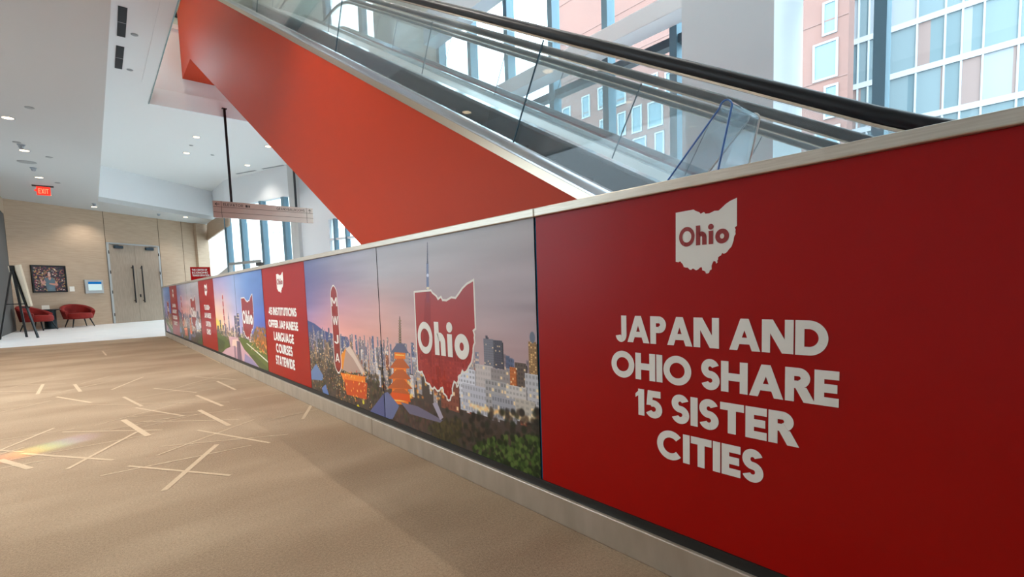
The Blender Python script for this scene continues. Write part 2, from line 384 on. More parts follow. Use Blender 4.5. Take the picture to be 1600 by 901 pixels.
# stair wall between the oak pier and the angled windows: glazing that shows bright white sky, sloping oak head, low sloping parapet
XS=2.80
yA,yB=onX(322,400,XS)[1],onX(358,400,XS)[1]
struct(MB().box((XS,yB-.05,.05),(XS+.02,yA+.3,zt)).build('window_%d'%wn,m_win)); wn+=1
struct(MB().box((XS,yB-.1,zt),(XS+.15,yA+.3,H2)).build('wall_stair',m_white))
q=[onX(322.5,376,XS-.06),onX(357,352,XS-.06),onX(357,338,XS-.06),onX(322.5,338,XS-.06)]
for p in q[2:]: p[2]=H1
struct(MB().prism(q,(.06,0,0)).build('wall_stair_head',m_wood))
q=[onX(334,434,XS-.06),onX(361,412.5,XS-.06),onX(361,440,XS-.06),onX(334,440,XS-.06)]
q[2][2]=0;q[3][2]=0
struct(MB().prism(q,(.06,0,0)).build('wall_stair_parapet',m_soffit))
hr=thing('stair_handrail',tuple(np.array(F2(sa,0,.5))),'pale handrail with a dark end box in front of the far windows','handrail')
a=on(359,412.5,N2,N2@F2(0,0,.5)); b_=on(407,407.5,N2,N2@F2(0,0,.5))
MB().bar(a,b_,.07,.09).build('rail',m_frame,hr)
MB().bar((a[0],a[1],0),a,.05).build('post',m_frame,hr); MB().bar((b_[0],b_[1],0),b_,.05).build('post',m_frame,hr)
e_=on(402,413,N2,N2@F2(0,0,.56)); g_=on(410,412,N2,N2@F2(0,0,.56)); MB().bar(e_,g_,.10,.11).build('end_box',m_dark,hr)

# ------------------------------------------------------------------ buildings across the street
def facade_rect(mb,c,p0,p1,x_off=0,mi=0,depth=.1):
    a=onX(*p0,c); b_=onX(*p1,c); mb.box((c+x_off,a[1],a[2]),(c+x_off+depth,b_[1],b_[2]),mi)
XB,XT=30.0,40.0
bt=thing('brick_building',(XB,18,0),'pale red brick building with white framed windows seen through the tall glass','building')
y_edge=onX(1325,100,XB)[1]
yB2=onX(868,100,XB)[1]; bb=MB().box((XB,y_edge,-.15),(XB+1.0,yB2,30)); bb.build('brick_wall',m_brick,bt)
jb=MB()
for z in [2.2+3.1*k for k in range(9)]: jb.box((XB-.03,y_edge,z),(XB,yB2,z+.08))
jb.build('ledge',mat('brick_ledge',(124,96,90),.9),bt)
def bwin(yc,zc,w,h):
    f=MB(); y0,y1,z0,z1=yc-w/2,yc+w/2,zc-h/2,zc+h/2; t=.10
    f.box((XB-.08,y0-t,z0-t),(XB+.02,y1+t,z0)).box((XB-.08,y0-t,z1),(XB+.02,y1+t,z1+t)).box((XB-.08,y0-t,z0),(XB+.02,y0,z1)).box((XB-.08,y1,z0),(XB+.02,y1+t,z1))
    o=f.build('window',m_bframe,bt); MB().box((XB-.02,y0,z0),(XB+.01,y1,z1)).build('pane',m_bwin,o,origin=None)
def bw_px(x0,y0,x1,y1):
    a=onX(x0,(y0+y1)/2,XB); b_=onX(x1,(y0+y1)/2,XB); t=onX((x0+x1)/2,y0,XB); l=onX((x0+x1)/2,y1,XB)
    bwin((a[1]+b_[1])/2,(t[2]+l[2])/2,abs(a[1]-b_[1])-.16,abs(t[2]-l[2])-.16)
for r in [(1286,2,1308,53),(1271,66,1309,124),(1288,133,1309,184),(1274,199,1312,240),(988,166,1003,207),(1013,158,1036,198),(966,176,978,212),(990,215,1010,250),(1024,206,1038,246),(938,186,950,216),(1005,118,1028,150),(962,132,978,164),
          (935,136,948,170),(916,200,926,230),(910,150,922,184),(1040,112,1052,146),(880,168,892,200)]: bw_px(*r)
tt=thing('glass_tower',(XT,5,0),'glass apartment tower with white floor bands beyond the right hand window','building')
fl=3.02; z00=onX(1388,49,XT)[2]
for k in range(-5,6):
    MB().box((XT-.12,-30,z00+fl*k-.18),(XT,11.5,z00+fl*k+.18)).build('floor_band',m_bframe,tt)
cols=[onX(px,py,XT)[1] for px,py in ((1388,113),(1432,90),(1476,80),(1503,72),(1537,62),(1593,50),(1357,100),(1341,100))]
y_=cols[5]
for k in range(8): y_-=(1.35,.75,1.0,1.5)[k%4]; cols.append(y_)
cs_=sorted(cols+[11.5]); gz=MB(); gz.box((XT+.02,-30,-.15),(XT+12,11.5,34),0)
for k in range(-5,6):
    for ya_,yb_ in zip(cs_[:-1],cs_[1:]):
        n_=random.choice((1,2,2,3)); e_=sorted([ya_,yb_]+[random.uniform(ya_,yb_) for _ in range(n_-1)])
        for u0,u1 in zip(e_[:-1],e_[1:]): gz.box((XT-.01,u0,z00+fl*k),(XT+.03,u1,z00+fl*(k+1)),random.choice((0,0,1,1,2,3,4)))
gz.build('glazing',[mat('tower_pane',c,.4,spec=.25) for c in ((108,124,130),(98,116,122),(130,112,108),(134,140,146),(88,108,116))],tt)
for y_ in cols:
    MB().box((XT-.10,y_-.05,-.1),(XT,y_+.05,34)).build('mullion',m_bframe,tt)
pale=thing('stone_building',(30,60,0),'pale classical building with columns faintly seen beyond the far windows','building')
pc=mat('pale_building_stone',(244,244,240),.9)
MB().box((8,62,-.15),(29,70,16)).build('stone_wall',pc,pale)
for k in range(9):
    MB().tube([(9+2.4*k,61.4,0),(9+2.4*k,61.4,9)],.45,14).build('column',pc,pale)
MB().box((8,60.6,9),(29,62,11)).build('entablature',pc,pale)
for i,(px,pt) in enumerate(((383,372),(392,370),(426,364),(436,363))):
    p=on(px+5,430,N2,N2@F2(0,0,-9.0)); q=on(px,pt,N2,N2@F2(0,0,-9.0))
    t=thing('lamp_post',(p[0],p[1],0),['thin grey post outside the far windows, furthest left','thin grey post outside the far windows, second from left','thin grey post outside the far windows, third from left','thin grey post outside the far windows, rightmost of four'][i],'post','posts outside the far windows')
    MB().tube([(p[0],p[1],-.15),(p[0],p[1],q[2])],.05,10).build('shaft',m_frame,t); MB().lathe([(.09,q[2]),(.12,q[2]+.1),(.05,q[2]+.25)],(p[0],p[1],0),12).build('finial',m_frame,t)

# ------------------------------------------------------------------ block lettering (drawn stroke by stroke)
def glyphs(w):
    def R(x0,y0,x1,y1): return [(x0,y0),(x1,y0),(x1,y1),(x0,y1)]
    def D(x0,x1,y0=0,y1=1,ww=None):           # slanting stroke cut level at both ends, x = left corners
        L=math.hypot(x1-x0,y1-y0); hw=(ww or w)*L/abs(y1-y0); return [(x0,y0),(x0+hw,y0),(x1+hw,y1),(x1,y1)]
    def hw(x0,x1): return w*math.hypot(x1-x0,1)
    def arc(cx,cy,rx,ry,a0,a1,n=22,ww=None):  # ribbon between two ellipses, as quads
        q=[]; t=ww or w
        for i in range(n):
            b0,b1=math.radians(a0+(a1-a0)*i/n),math.radians(a0+(a1-a0)*(i+1)/n)
            q.append([(cx+rx*math.cos(b0),cy+ry*math.sin(b0)),(cx+rx*math.cos(b1),cy+ry*math.sin(b1)),(cx+(rx-t)*math.cos(b1),cy+(ry-t)*math.sin(b1)),(cx+(rx-t)*math.cos(b0),cy+(ry-t)*math.sin(b0))])
        return q
    G={}
    h=w/2
    def put(c,adv,*items):
        o=[]
        for it in items:
            if it and isinstance(it[0],list): o+=it
            else: o.append(it)
        G[c]=(adv,o)
    A=hw(0,.36)
    put('A',.72+A,D(0,.36),[(.72,0),(.72+A,0),(.36+A,1),(.36,1)],R(.15+A*.4,.20,.62+A*.5,.20+w*.85))
    put('V',.72+A,[(.36,0),(.36+A,0),(A,1),(0,1)],D(.36,.72))
    v=hw(0,.28)
    put('W',1.12+v,[(.28,0),(.28+v,0),(v,1),(0,1)],D(.28,.56),[(.84,0),(.84+v,0),(.56+v,1),(.56,1)],D(.84,1.12))
    put('M',.95+w,R(0,0,w,1),R(.95,0,.95+w,1),[(0,1),(w*1.25,1),(.475+w*.5+w*.6,.28),(.475+w*.5-w*.6,.28)],[(.95+w-w*1.25,1),(.95+w,1),(.475+w*.5+w*.6,.28),(.475+w*.5-w*.6,.28)])
    put('N',.66+w,R(0,0,w,1),R(.66,0,.66+w,1),[(0,1),(w*1.3,1),(.66+w,0),(.66+w-w*1.3,0)])
    put('H',.60+w,R(0,0,w,1),R(.60,0,.60+w,1),R(0,.5-h,.60+w,.5+h))
    put('I',w,R(0,0,w,1))
    put('T',.72,R(.36-h,0,.36+h,1),R(0,1-w,.72,1))
    put('L',.58,R(0,0,w,1),R(0,0,.58,w))
    put('E',.60,R(0,0,w,1),R(0,0,.60,w),R(0,1-w,.60,1),R(0,.5-h,.56,.5+h))
    put('F',.58,R(0,0,w,1),R(0,1-w,.58,1),R(0,.46-h,.54,.46+h))
    put('O',1.06,arc(.53,.5,.53,.52,0,360,48))
    put('Q',1.06,arc(.53,.5,.53,.52,0,360,48),[(.62,.26),(.74,.34),(1.02,-.02),(.86,-.02)])
    put('C',.96,arc(.53,.5,.53,.52,42,318,40))
    put('G',1.02,arc(.53,.5,.53,.52,45,352,40),R(.55,.5-w*.8,1.02,.5),R(1.02-w,.18,1.02,.5))
    put('D',.86,R(0,0,w,1),R(0,0,.38,w),R(0,1-w,.38,1),arc(.36,.5,.50,.5,-90,90,30))
    put('U',.74,R(0,.36,w,1),R(.74-w,.36,.74,1),arc(.37,.36,.37,.38,180,360,26))
    put('J',.52,R(.52-w,.26,.52,1),arc(.26,.27,.26,.29,190,362,24))
    put('P',.66,R(0,0,w,1),R(0,1-w,.36,1),R(0,.40,.36,.40+w*.9),arc(.36,.70,.30,.30,-90,90,22))
    put('B',.68,R(0,0,w,1),R(0,1-w,.36,1),R(0,.5-h,.38,.5+h),R(0,0,.38,w),arc(.36,.75-h*.4,.27,.25+h*.4,-90,90,20),arc(.38,.25+h*.4,.30,.25+h*.4,-90,90,20))
    put('R',.72,R(0,0,w,1),R(0,1-w,.36,1),R(0,.40,.36,.40+w*.9),arc(.36,.70,.30,.30,-90,90,22),[(.50,0),(.50+w*1.25,0),(.30+w*1.1,.44),(.26,.44)])
    put('S',.64,arc(.32,.76-h/2,.31,.26+h/2,22,270,28),arc(.32,.24+h/2,.32,.26+h/2,-158,90,28))
    put('K',.70,R(0,0,w,1),[(w*.6,.38),(w*.6,.62),(.46,1),(.46+w*1.35,1)],[(.22,.58),(.36,.68),(.70+w*.2,0),(.70-w*1.1,0)])
    put('Y',.76,R(.38-h,0,.38+h,.46),[(0,1),(w*1.2,1),(.38+h,.44),(.38-h,.40)],[(.76-w*1.2,1),(.76,1),(.38+h,.40),(.38-h,.44)])
    put('X',.76,D(0,.76-w*1.2),[(.76-w*1.2,0),(.76,0),(w*1.2,1),(0,1)])
    put('Z',.66,R(0,0,.66,w),R(0,1-w,.66,1),[(0,w),(w*1.2,w),(.66,1-w),(.66-w*1.2,1-w)])
    put('0',.74,arc(.37,.5,.37,.52,0,360,40)); put('1',.36,R(.36-w,0,.36,1),[(0,.80),(.20,1),(.36,1),(.36,.93),(0,.66)])
    put('4',.76,R(.50,0,.50+w,1),R(0,.20,.76,.20+w*.9),[(0,.20),(w,.20),(.56,1),(.50-w*.1,1)])
    put('5',.66,[(.10,1),(.60,1),(.60,1-w),(.10+w*.8,1-w)],[(.10,1),(.10+w*.9,1),(.04+w*.9,.46),(.04,.44)],arc(.32,.32,.34,.34,-150,130,30))
    put('6',.68,arc(.34,.32,.34,.34,0,360,32),[(.02,.40),(.16,.46),(.50,1),(.34,1)]); put('7',.64,R(0,1-w,.64,1),[(.12,0),(.12+w*1.1,0),(.64,1-w),(.64-w*1.1,1-w)])
    put('+',.5,R(0,.5-h*.8,.5,.5+h*.8),R(.25-h*.8,.25,.25+h*.8,.75)); put(',',.2,[(0,-.14),(.09,-.14),(.2,.16),(.04,.16)])
    put('h',.58,R(0,0,w,1.02),R(.58-w,0,.58,.38),arc(.29,.38,.29,.32,0,180,22)); put('i',w*1.15,R(w*.075,0,w*1.075,.68),arc(w*.575,.88,w*.62,w*.62,0,360,18,w*.6))
    put('o',.70,arc(.35,.35,.35,.37,0,360,36))
    return G
_gc={}
def text_width(t,w,sp,space=.34):
    G=_gc.setdefault(w,glyphs(w)); return sum((space if c==' ' else G[c][0]+sp) for c in t)-sp
def letters(mb,t,o,ax,ay,cap,width=None,w=.19,sp=.10,space=.34,mi=0):
    """flat lettering: o = lower left corner, ax/ay = unit vectors, cap height and total width in metres"""
    G=_gc.setdefault(w,glyphs(w)); o,ax,ay=np.array(o,float),np.array(ax,float),np.array(ay,float)
    sx=(width/text_width(t,w,sp,space)) if width else cap; x_=0; lift=0; nz=np.cross(ax,ay); nz=nz/np.linalg.norm(nz)
    for c in t:
        if c==' ': x_+=space; continue
        adv,qs=G[c]
        for q in qs:
            P=[o+ax*(x_+p[0])*sx+ay*p[1]*cap for p in q]; nn=np.cross(P[1]-P[0],P[2]-P[0]); ref=np.cross(ax,ay)
            if nn@ref<0: P=P[::-1]
            lift+=2.5e-5; P=[p_+nz*(lift%4e-4) for p_ in P]
            mb.add(P,[tuple(range(len(P)))],mi)
        x_+=adv+sp
# outline of the state emblem, x and y from 0 to 1 (upper left border straight, lake notch, river below)
_ll=[(-84.80,41.70),(-83.45,41.73),(-83.35,41.66),(-83.05,41.55),(-82.95,41.46),(-82.72,41.53),(-82.62,41.43),(-82.35,41.42),(-82.0,41.51),(-81.72,41.49),(-81.45,41.64),(-81.25,41.76),(-80.95,41.88),(-80.52,41.98),(-80.52,40.64),
     (-80.66,40.58),(-80.60,40.47),(-80.62,40.38),(-80.60,40.25),(-80.68,40.16),(-80.71,40.08),(-80.73,39.95),(-80.83,39.72),(-80.87,39.66),(-81.03,39.54),(-81.12,39.45),(-81.22,39.38),(-81.38,39.34),(-81.46,39.40),(-81.56,39.27),(-81.70,39.22),(-81.75,39.18),(-81.75,39.08),(-81.81,39.02),(-81.78,38.94),(-81.88,38.88),(-81.92,38.99),(-82.05,39.02),(-82.14,38.90),(-82.20,38.78),(-82.19,38.60),(-82.30,38.57),(-82.38,38.43),(-82.50,38.40),(-82.60,38.42),(-82.62,38.50),(-82.73,38.55),(-82.85,38.58),(-82.86,38.69),(-82.90,38.75),(-83.03,38.72),(-83.13,38.64),(-83.28,38.60),(-83.35,38.62),(-83.52,38.70),(-83.65,38.63),(-83.77,38.65),(-83.90,38.76),(-84.05,38.77),(-84.21,38.80),(-84.24,38.88),(-84.31,38.98),(-84.40,39.04),(-84.45,39.11),(-84.55,39.10),(-84.62,39.07),(-84.75,39.10),(-84.82,39.10)]
OHIO=[((a+84.82)/4.30,(b_-38.40)/3.58) for a,b_ in _ll]
def ohio_pts(y0,z0,w_,h_,x=-.001):        # on the barrier: y0 = left edge (large y), runs to smaller y
    return [np.array([x,y0-p[0]*w_,z0+p[1]*h_]) for p in OHIO]
def ribbon(mb,pts,w_,mi=0):                # closed outline in the plane x = const
    n=len(pts); P=[np.array(p) for p in pts]; c=0
    for i in range(n):
        a,b_=P[i],P[(i+1)%n]; t=b_-a; L=np.linalg.norm(t); 
        if L<1e-6: continue
        t=t/L; nn=np.array([0,-t[2],t[1]])*w_/2; e=t*w_*.4
        lf=np.array([-2.5e-5*(i%9),0,0]); mb.add([a-nn-e+lf,a+nn-e+lf,b_+nn+e+lf,b_-nn+e+lf],[(0,1,2,3)])

# ------------------------------------------------------------------ printed artwork (colours of the prints, painted onto a fine mesh)
ZB,ZT=.1245,1.0425
class Art:
    def __init__(s,yL,yR,cols,rows):
        s.yL,s.yR,s.W,s.H=yL,yR,cols,rows; s.a=np.zeros((rows,cols,3)); s.X,s.Y=np.meshgrid(np.arange(cols)+.5,np.arange(rows)+.5)
    def P(s,px,py):
        p=onX(px,py,0); return ((s.yL-p[1])/(s.yL-s.yR)*s.W,(p[2]-ZB)/(ZT-ZB)*s.H)
    def blend(s,sl,mask,col,al):
        k=(mask*al)[...,None]; s.a[sl]=s.a[sl]*(1-k)+np.asarray(col,float)*k
    def poly(s,pts,col,al=1.0):
        xs=[p[0] for p in pts]; ys=[p[1] for p in pts]
        x0,x1=max(0,int(min(xs))-1),min(s.W,int(max(xs))+2); y0,y1=max(0,int(min(ys))-1),min(s.H,int(max(ys))+2)
        if x0>=x1 or y0>=y1: return
        sl=(slice(y0,y1),slice(x0,x1)); acc=0
        for dx,dy in ((-.25,-.25),(.25,-.25),(-.25,.25),(.25,.25)):
            X,Y=s.X[sl]+dx,s.Y[sl]+dy; ins=np.zeros(X.shape,bool); n=len(pts)
            for i in range(n):
                xa,ya=pts[i]; xb,yb=pts[(i+1)%n]
                if ya==yb: continue
                c=((ya>Y)!=(yb>Y))&(X<(xb-xa)*(Y-ya)/(yb-ya)+xa); ins^=c
            acc=acc+ins*.25
        s.blend(sl,acc,col,al)
    def px(s,pts,col,al=1.0): s.poly([s.P(*p) for p in pts],col,al)
    def rect(s,x0,y0,x1,y1,col,al=1.0): s.poly([(x0,y0),(x1,y0),(x1,y1),(x0,y1)],col,al)
    def blob(s,cx,cy,rx,ry,col,al=1.0,soft=.5):
        x0,x1=max(0,int(cx-rx)-1),min(s.W,int(cx+rx)+2); y0,y1=max(0,int(cy-ry)-1),min(s.H,int(cy+ry)+2)
        if x0>=x1 or y0>=y1: return
        sl=(slice(y0,y1),slice(x0,x1)); d=np.sqrt(((s.X[sl]-cx)/rx)**2+((s.Y[sl]-cy)/ry)**2)
        s.blend(sl,np.clip((1-d)/max(soft,1e-3),0,1),col,al)
    def sky(s,grid):                       # grid[i][j] = colour at height i (top to bottom), across j
        g=np.array(grid,float); hs=np.linspace(1,0,g.shape[0]); ws=np.linspace(0,1,g.shape[1])
        u=s.X/s.W; v=s.Y/s.H
        fi=np.interp(v.ravel(),hs[::-1],np.arange(g.shape[0])[::-1]).reshape(v.shape); fj=np.interp(u,ws,np.arange(g.shape[1]))
        i0=np.clip(fi.astype(int),0,g.shape[0]-2); j0=np.clip(fj.astype(int),0,g.shape[1]-2); a=(fi-i0)[...,None]; b=(fj-j0)[...,None]
        s.a[:]=(g[i0,j0]*(1-a)+g[i0+1,j0]*a)*(1-b)+(g[i0,j0+1]*(1-a)+g[i0+1,j0+1]*a)*b
    def noise(s,sx,sy,amp,y0=0,y1=1,oct=3):
        out=np.zeros((s.H,s.W))
        for o in range(oct):
            nx,ny=max(2,int(s.W/sx*2**o)),max(2,int(s.H/sy*2**o)); r=rng.standard_normal((ny+2,nx+2))
            fx=s.X/s.W*nx; fy=s.Y/s.H*ny; i=fy.astype(int); j=fx.astype(int); a=fy-i; b=fx-j; a=a*a*(3-2*a); b=b*b*(3-2*b)
            out+=((r[i,j]*(1-a)+r[i+1,j]*a)*(1-b)+(r[i,j+1]*(1-a)+r[i+1,j+1]*a)*b)/2**o
        m=(s.Y/s.H>=y0)&(s.Y/s.H<=y1); s.a+= (out*m)[...,None]*amp
    def tower(s,x0,x1,y0,y1,col,lit=(255,226,170),nx=3,ny=8,p=.35,dark=.6):
        s.rect(x0,y0,x1,y1,col); w_=(x1-x0)/nx; h_=(y1-y0)/ny
        for i in range(nx):
            for j in range(ny):
                on_=random.random()<p
                s.rect(x0+w_*(i+.2),y0+h_*(j+.25),x0+w_*(i+.8),y0+h_*(j+.75),lit if on_ else tuple(c*dark for c in col),.9)
    def mesh(s,name,parent,c0,c1,x=-.0008,m=None):
        n=c1-c0; ys=s.yL-(np.arange(c0,c1+1)/s.W)*(s.yL-s.yR); zs=ZB+np.arange(s.H+1)/s.H*(ZT-ZB)
        ys=ys.copy(); ys[0]-=.004; ys[-1]+=.004
        YY,ZZ=np.meshgrid(ys,zs); V=np.stack([np.full(YY.shape,x),YY,ZZ],-1).reshape(-1,3)
        q=np.arange((s.H)*(n)); r_,c_=q//n,q%n; b0=r_*(n+1)+c_; Fq=np.stack([b0,b0+1,b0+n+2,b0+n+1],-1)
        me=bpy.data.meshes.new(name); me.vertices.add(len(V)); me.vertices.foreach_set('co',V.ravel())
        me.loops.add(4*len(Fq)); me.loops.foreach_set('vertex_index',Fq.ravel()); me.polygons.add(len(Fq)); me.polygons.foreach_set('loop_start',np.arange(0,4*len(Fq),4)); 
        try: me.polygons.foreach_set('loop_total',np.full(len(Fq),4))
        except Exception: pass
        me.update(calc_edges=True)
        at=me.color_attributes.new('print','FLOAT_COLOR','CORNER')
        cf=lin(np.clip(s.a[:,c0:c1]*np.array([1.05,1.05,1.08]),0,255)).reshape(-1,3); cc=np.ones((len(Fq),4,4)); cc[:,:,:3]=cf[:,None,:]
        at.data.foreach_set('color',cc.ravel())
        me.materials.append(m or m_print); o=bpy.data.objects.new(name,me); COL.objects.link(o); o.parent=parent; o.location=-parent.location; return o
m_print=printed('printed_film')

def tokyo(yL,yR,cols,rows,px_ok=True):
    A=Art(yL,yR,cols,rows); W,H=cols,rows; X=lambda u:u*W; Y=lambda v:v*H
    ref=Art(3.567,1.195,cols,rows)          # pixel positions are read on the near copy
    P=ref.P
    A.sky([[(104,114,152),(152,154,168),(172,172,174),(172,170,168),(174,166,160)],
           [(108,108,150),(160,146,164),(178,172,172),(176,166,164),(172,158,156)],
           [(124,112,152),(196,150,160),(214,172,164),(186,164,162),(168,152,152)],
           [(168,120,146),(232,162,148),(222,168,152),(198,168,162),(182,154,152)],
           [(200,140,140),(226,170,158),(208,170,160),(196,168,164),(182,156,156)],
           [(120,110,130)]*5,[(80,80,90)]*5])
    A.noise(W*.5,H*.13,7,.45,1,4)
    # distant hills
    hp=[(0,Y(.54)),(X(.06),Y(.52)),(X(.13),Y(.475)),(X(.22),Y(.455)),(X(.3),Y(.45)),(X(.3),Y(.35)),(0,Y(.35))]; A.poly(hp,(62,78,122))
    # far skyline
    for k in range(170):
        u=random.random(); w_=random.uniform(.004,.012); t=random.uniform(.40,.47)+(.04*(1-u) if random.random()<.4 else 0)
        g=random.choice([(96,108,138),(120,124,140),(74,86,112),(150,140,146),(128,112,118)])
        if u>.5: g=tuple(c*.95+18 for c in g)
        A.tower(X(u),X(u+w_),Y(.26),Y(t),g,(255,226,180),2,9,.28,.78)
    A.rect(0,0,W,Y(.30),(74,64,58)); 
    for k in range(260):
        u,v=random.random(),random.uniform(.22,.36); w_,h_=random.uniform(.006,.018),random.uniform(.02,.07)
        if u<.36: g=random.choice([(70,74,82),(90,82,78),(110,96,84),(60,66,72),(140,110,84)])
        else: g=random.choice([(150,146,150),(200,200,204),(120,116,120),(170,160,158),(96,88,86),(214,206,200),(150,84,60)])
        A.tower(X(u),X(u+w_),Y(v-.05),Y(v+h_),g,(255,214,150),3,5,.25,.84)
    # trees, paths and lamps at the bottom
    for k in range(900):
        u,v=random.random(),random.uniform(0,.25)
        if u<.5 or v<.12:
            g=random.choice([(62,50,40),(84,64,50),(46,42,34),(70,74,44),(104,80,58),(56,62,38),(36,30,26)]); A.blob(X(u),Y(v),W*.007,H*.018,g,.75,.5)
    for k in range(240):
        u,v=random.uniform(0,.42),random.uniform(.02,.30); A.blob(X(u),Y(v),W*.0018,H*.006,random.choice([(255,226,140),(255,190,90),(255,240,190),(240,140,60)]),.95,.6)
    # dark office tower and round topped tower
    def pp(pts,c,al=1): A.poly([P(*p) for p in pts],c,al)
    def bld(x0,y0,x1,y1,c,nx,ny,p=.2,lit=(255,224,170),dark=.8):
        a=P(x0,y1); b_=P(x1,y0); nx=int(nx*1.5); dark=random.uniform(.72,.92); k_=random.uniform(.80,1.02); c=tuple(q*k_ for q in c); p*=.6;
        A.rect(b_[0]-(b_[0]-a[0])*random.uniform(.2,.45),a[1],b_[0]+2,b_[1]-3,tuple(q*.62 for q in c)); A.tower(a[0],b_[0],a[1],b_[1],c,lit,nx,ny,p,dark)
    bld(757,532,785,572,(96,96,108),7,12,.12); bld(759,524,762,534,(80,82,96),1,1,0); bld(757,530,771,572,(120,120,128),4,12,.2)
    bld(827,534,838,585,(196,150,96),3,14,.6,(255,214,140)); 
    for q in (.0,.5): 
        c_=P(832,527); A.blob(c_[0],c_[1],W*.0062,H*.024,(104,112,124),1,.2)
    for (x0,y0,x1,y1,c,nx,ny) in [(700,566,722,608,(206,206,210),4,6),(716,578,742,620,(226,226,228),4,6),(744,572,770,612,(214,204,196),5,5),(768,580,800,600,(176,166,160),5,3),(806,568,822,620,(104,90,82),3,8),(798,574,806,614,(214,120,60),2,8),
         (822,586,842,640,(200,198,196),3,6),(724,606,760,640,(222,222,226),6,4),(760,598,792,640,(206,202,198),5,5),(792,606,822,648,(232,226,216),4,6),(690,600,716,636,(150,84,66),4,4),(770,624,806,652,(190,190,194),6,3),(806,628,836,654,(240,230,210),3,4)]:
        bld(x0,y0,x1,y1,c,nx,ny,.3)
    # bright streets
    for k in range(70):
        t=k/70; c_=P(735+t*105,634+t*24+random.uniform(-3,3)); A.blob(c_[0],c_[1],W*.006,H*.012,random.choice([(255,220,150),(255,236,190),(250,190,110)]),.75,.9)
    for k in range(60):
        c_=P(random.uniform(596,700),random.uniform(585,625)); A.blob(c_[0],c_[1],W*.006,H*.012,random.choice([(255,190,90),(255,150,50),(255,220,140)]),.8,.9)
    # dark foliage, lower right
    for k in range(420):
        x_,y_=random.uniform(672,846),random.uniform(640,745)
        if y_<655+abs(random.gauss(0,12)) and x_<800 and random.random()<.6: continue
        c_=P(x_,y_); A.blob(c_[0],c_[1],W*.008,H*.02,random.choice([(48,42,36),(70,58,48),(40,46,32),(84,66,52),(30,28,24)]),.8,.55)
    for k in range(420):
        x_=random.uniform(738,846); y_=random.uniform(682+max(0,(770-x_))*.5,745); c_=P(x_,y_); A.blob(c_[0],c_[1],W*.0055,H*.015,random.choice([(52,74,30),(74,98,42),(34,52,22),(92,112,52),(26,38,18)]),.9,.45)
    for k in range(160):
        c_=P(random.uniform(676,720),random.uniform(655,700)); A.blob(c_[0],c_[1],W*.006,H*.016,random.choice([(70,66,36),(88,76,44),(54,50,32)]),.8,.9)
    for k in range(130):
        c_=P(random.uniform(606,672),random.uniform(628,672)); A.blob(c_[0],c_[1],W*.007,H*.02,random.choice([(92,66,58),(74,54,48),(108,80,70)]),.7,.9)
    # tall broadcasting tower
    pp([(664,466),(673,466),(674,560),(660,560)],(92,92,108),.8)
    pp([(665.5,452),(671.5,452),(672,474),(665,474)],(120,128,150)); pp([(666.5,410),(669.7,410),(670.5,452),(666.5,452)],(112,122,150)); pp([(667.6,378),(668.4,378),(669.3,412),(667.0,412)],(84,84,96))
    c_=P(668.5,430); A.blob(c_[0],c_[1],W*.0050,H*.010,(206,212,224),1,.3); c_=P(668.7,450); A.blob(c_[0],c_[1],W*.0062,H*.008,(230,216,180),1,.3); pp([(666,456),(671.5,456),(671,472),(666.5,472)],(80,110,190))
    # temple hall with sweeping roof
    pp([(543,544),(553,546),(572,582),(545,582),(524,572)],(178,146,128)); pp([(540,545),(547,540),(556,556),(572,586),(566,584),(552,560)],(214,190,168)); pp([(541,543),(536,577),(528,570),(532,556)],(232,140,40))
    pp([(532,582),(571,588),(571,598),(538,596)],(240,130,40)); pp([(538,592),(574,598),(573,624),(542,616)],(206,80,30))
    for k in range(70):
        c_=P(random.uniform(530,574),random.uniform(580,626)); A.blob(c_[0],c_[1],W*.003,H*.010,random.choice([(255,190,80),(255,150,40),(220,60,24),(255,220,140)]),.9,.6)
    # five storey pagoda, glowing
    pp([(624.2,494),(625.4,494),(627.5,537),(623.5,537)],(104,84,72))
    for k in range(9): pp([(623,500+k*4),(627,500+k*4),(627.4,502+k*4),(622.8,502+k*4)],(150,124,96))
    for i,yy in enumerate((536,560,577,592,607)):
        hw=14+i*2.0
        pp([(625-hw,yy+14),(625-hw*.3,yy),(625+hw*.3,yy),(625+hw,yy+15),(625,yy+17)],(96,100,122) if i==0 else (188,92,44))
        pp([(625-hw*.62,yy+14),(625+hw*.62,yy+15),(625+hw*.62,yy+25),(625-hw*.62,yy+24)],(236,120,36))
        pp([(625-hw*.5,yy+17),(625+hw*.5,yy+18),(625+hw*.5,yy+20),(625-hw*.5,yy+19)],(255,196,96))
    pp([(612,612),(640,616),(642,628),(612,622)],(226,86,28)); c_=P(642,619); A.blob(c_[0],c_[1],W*.006,H*.02,(255,210,90),1,.8)
    # slate roofs, low
    pp([(482,586),(494,568),(505,586),(504,594),(482,592)],(98,124,160)); pp([(503,606),(509,600),(514,616),(508,622)],(92,120,166))
    pp([(574,648),(600,614),(606,612),(622,632),(616,650),(602,654)],(86,92,132)); pp([(600,614),(606,612),(624,634),(614,654),(603,654)],(104,112,146)); pp([(626,628),(652,634),(692,656),(688,660),(640,646)],(112,106,124)); pp([(676,630),(683,628),(693,652),(688,656)],(166,158,170))
    # yellow canopy
    c_=P(560,636); A.blob(c_[0],c_[1],W*.009,H*.022,(228,206,30),1,.3); c_=P(568,628); A.blob(c_[0],c_[1],W*.007,H*.016,(206,196,60),1,.3)
    return A,ref
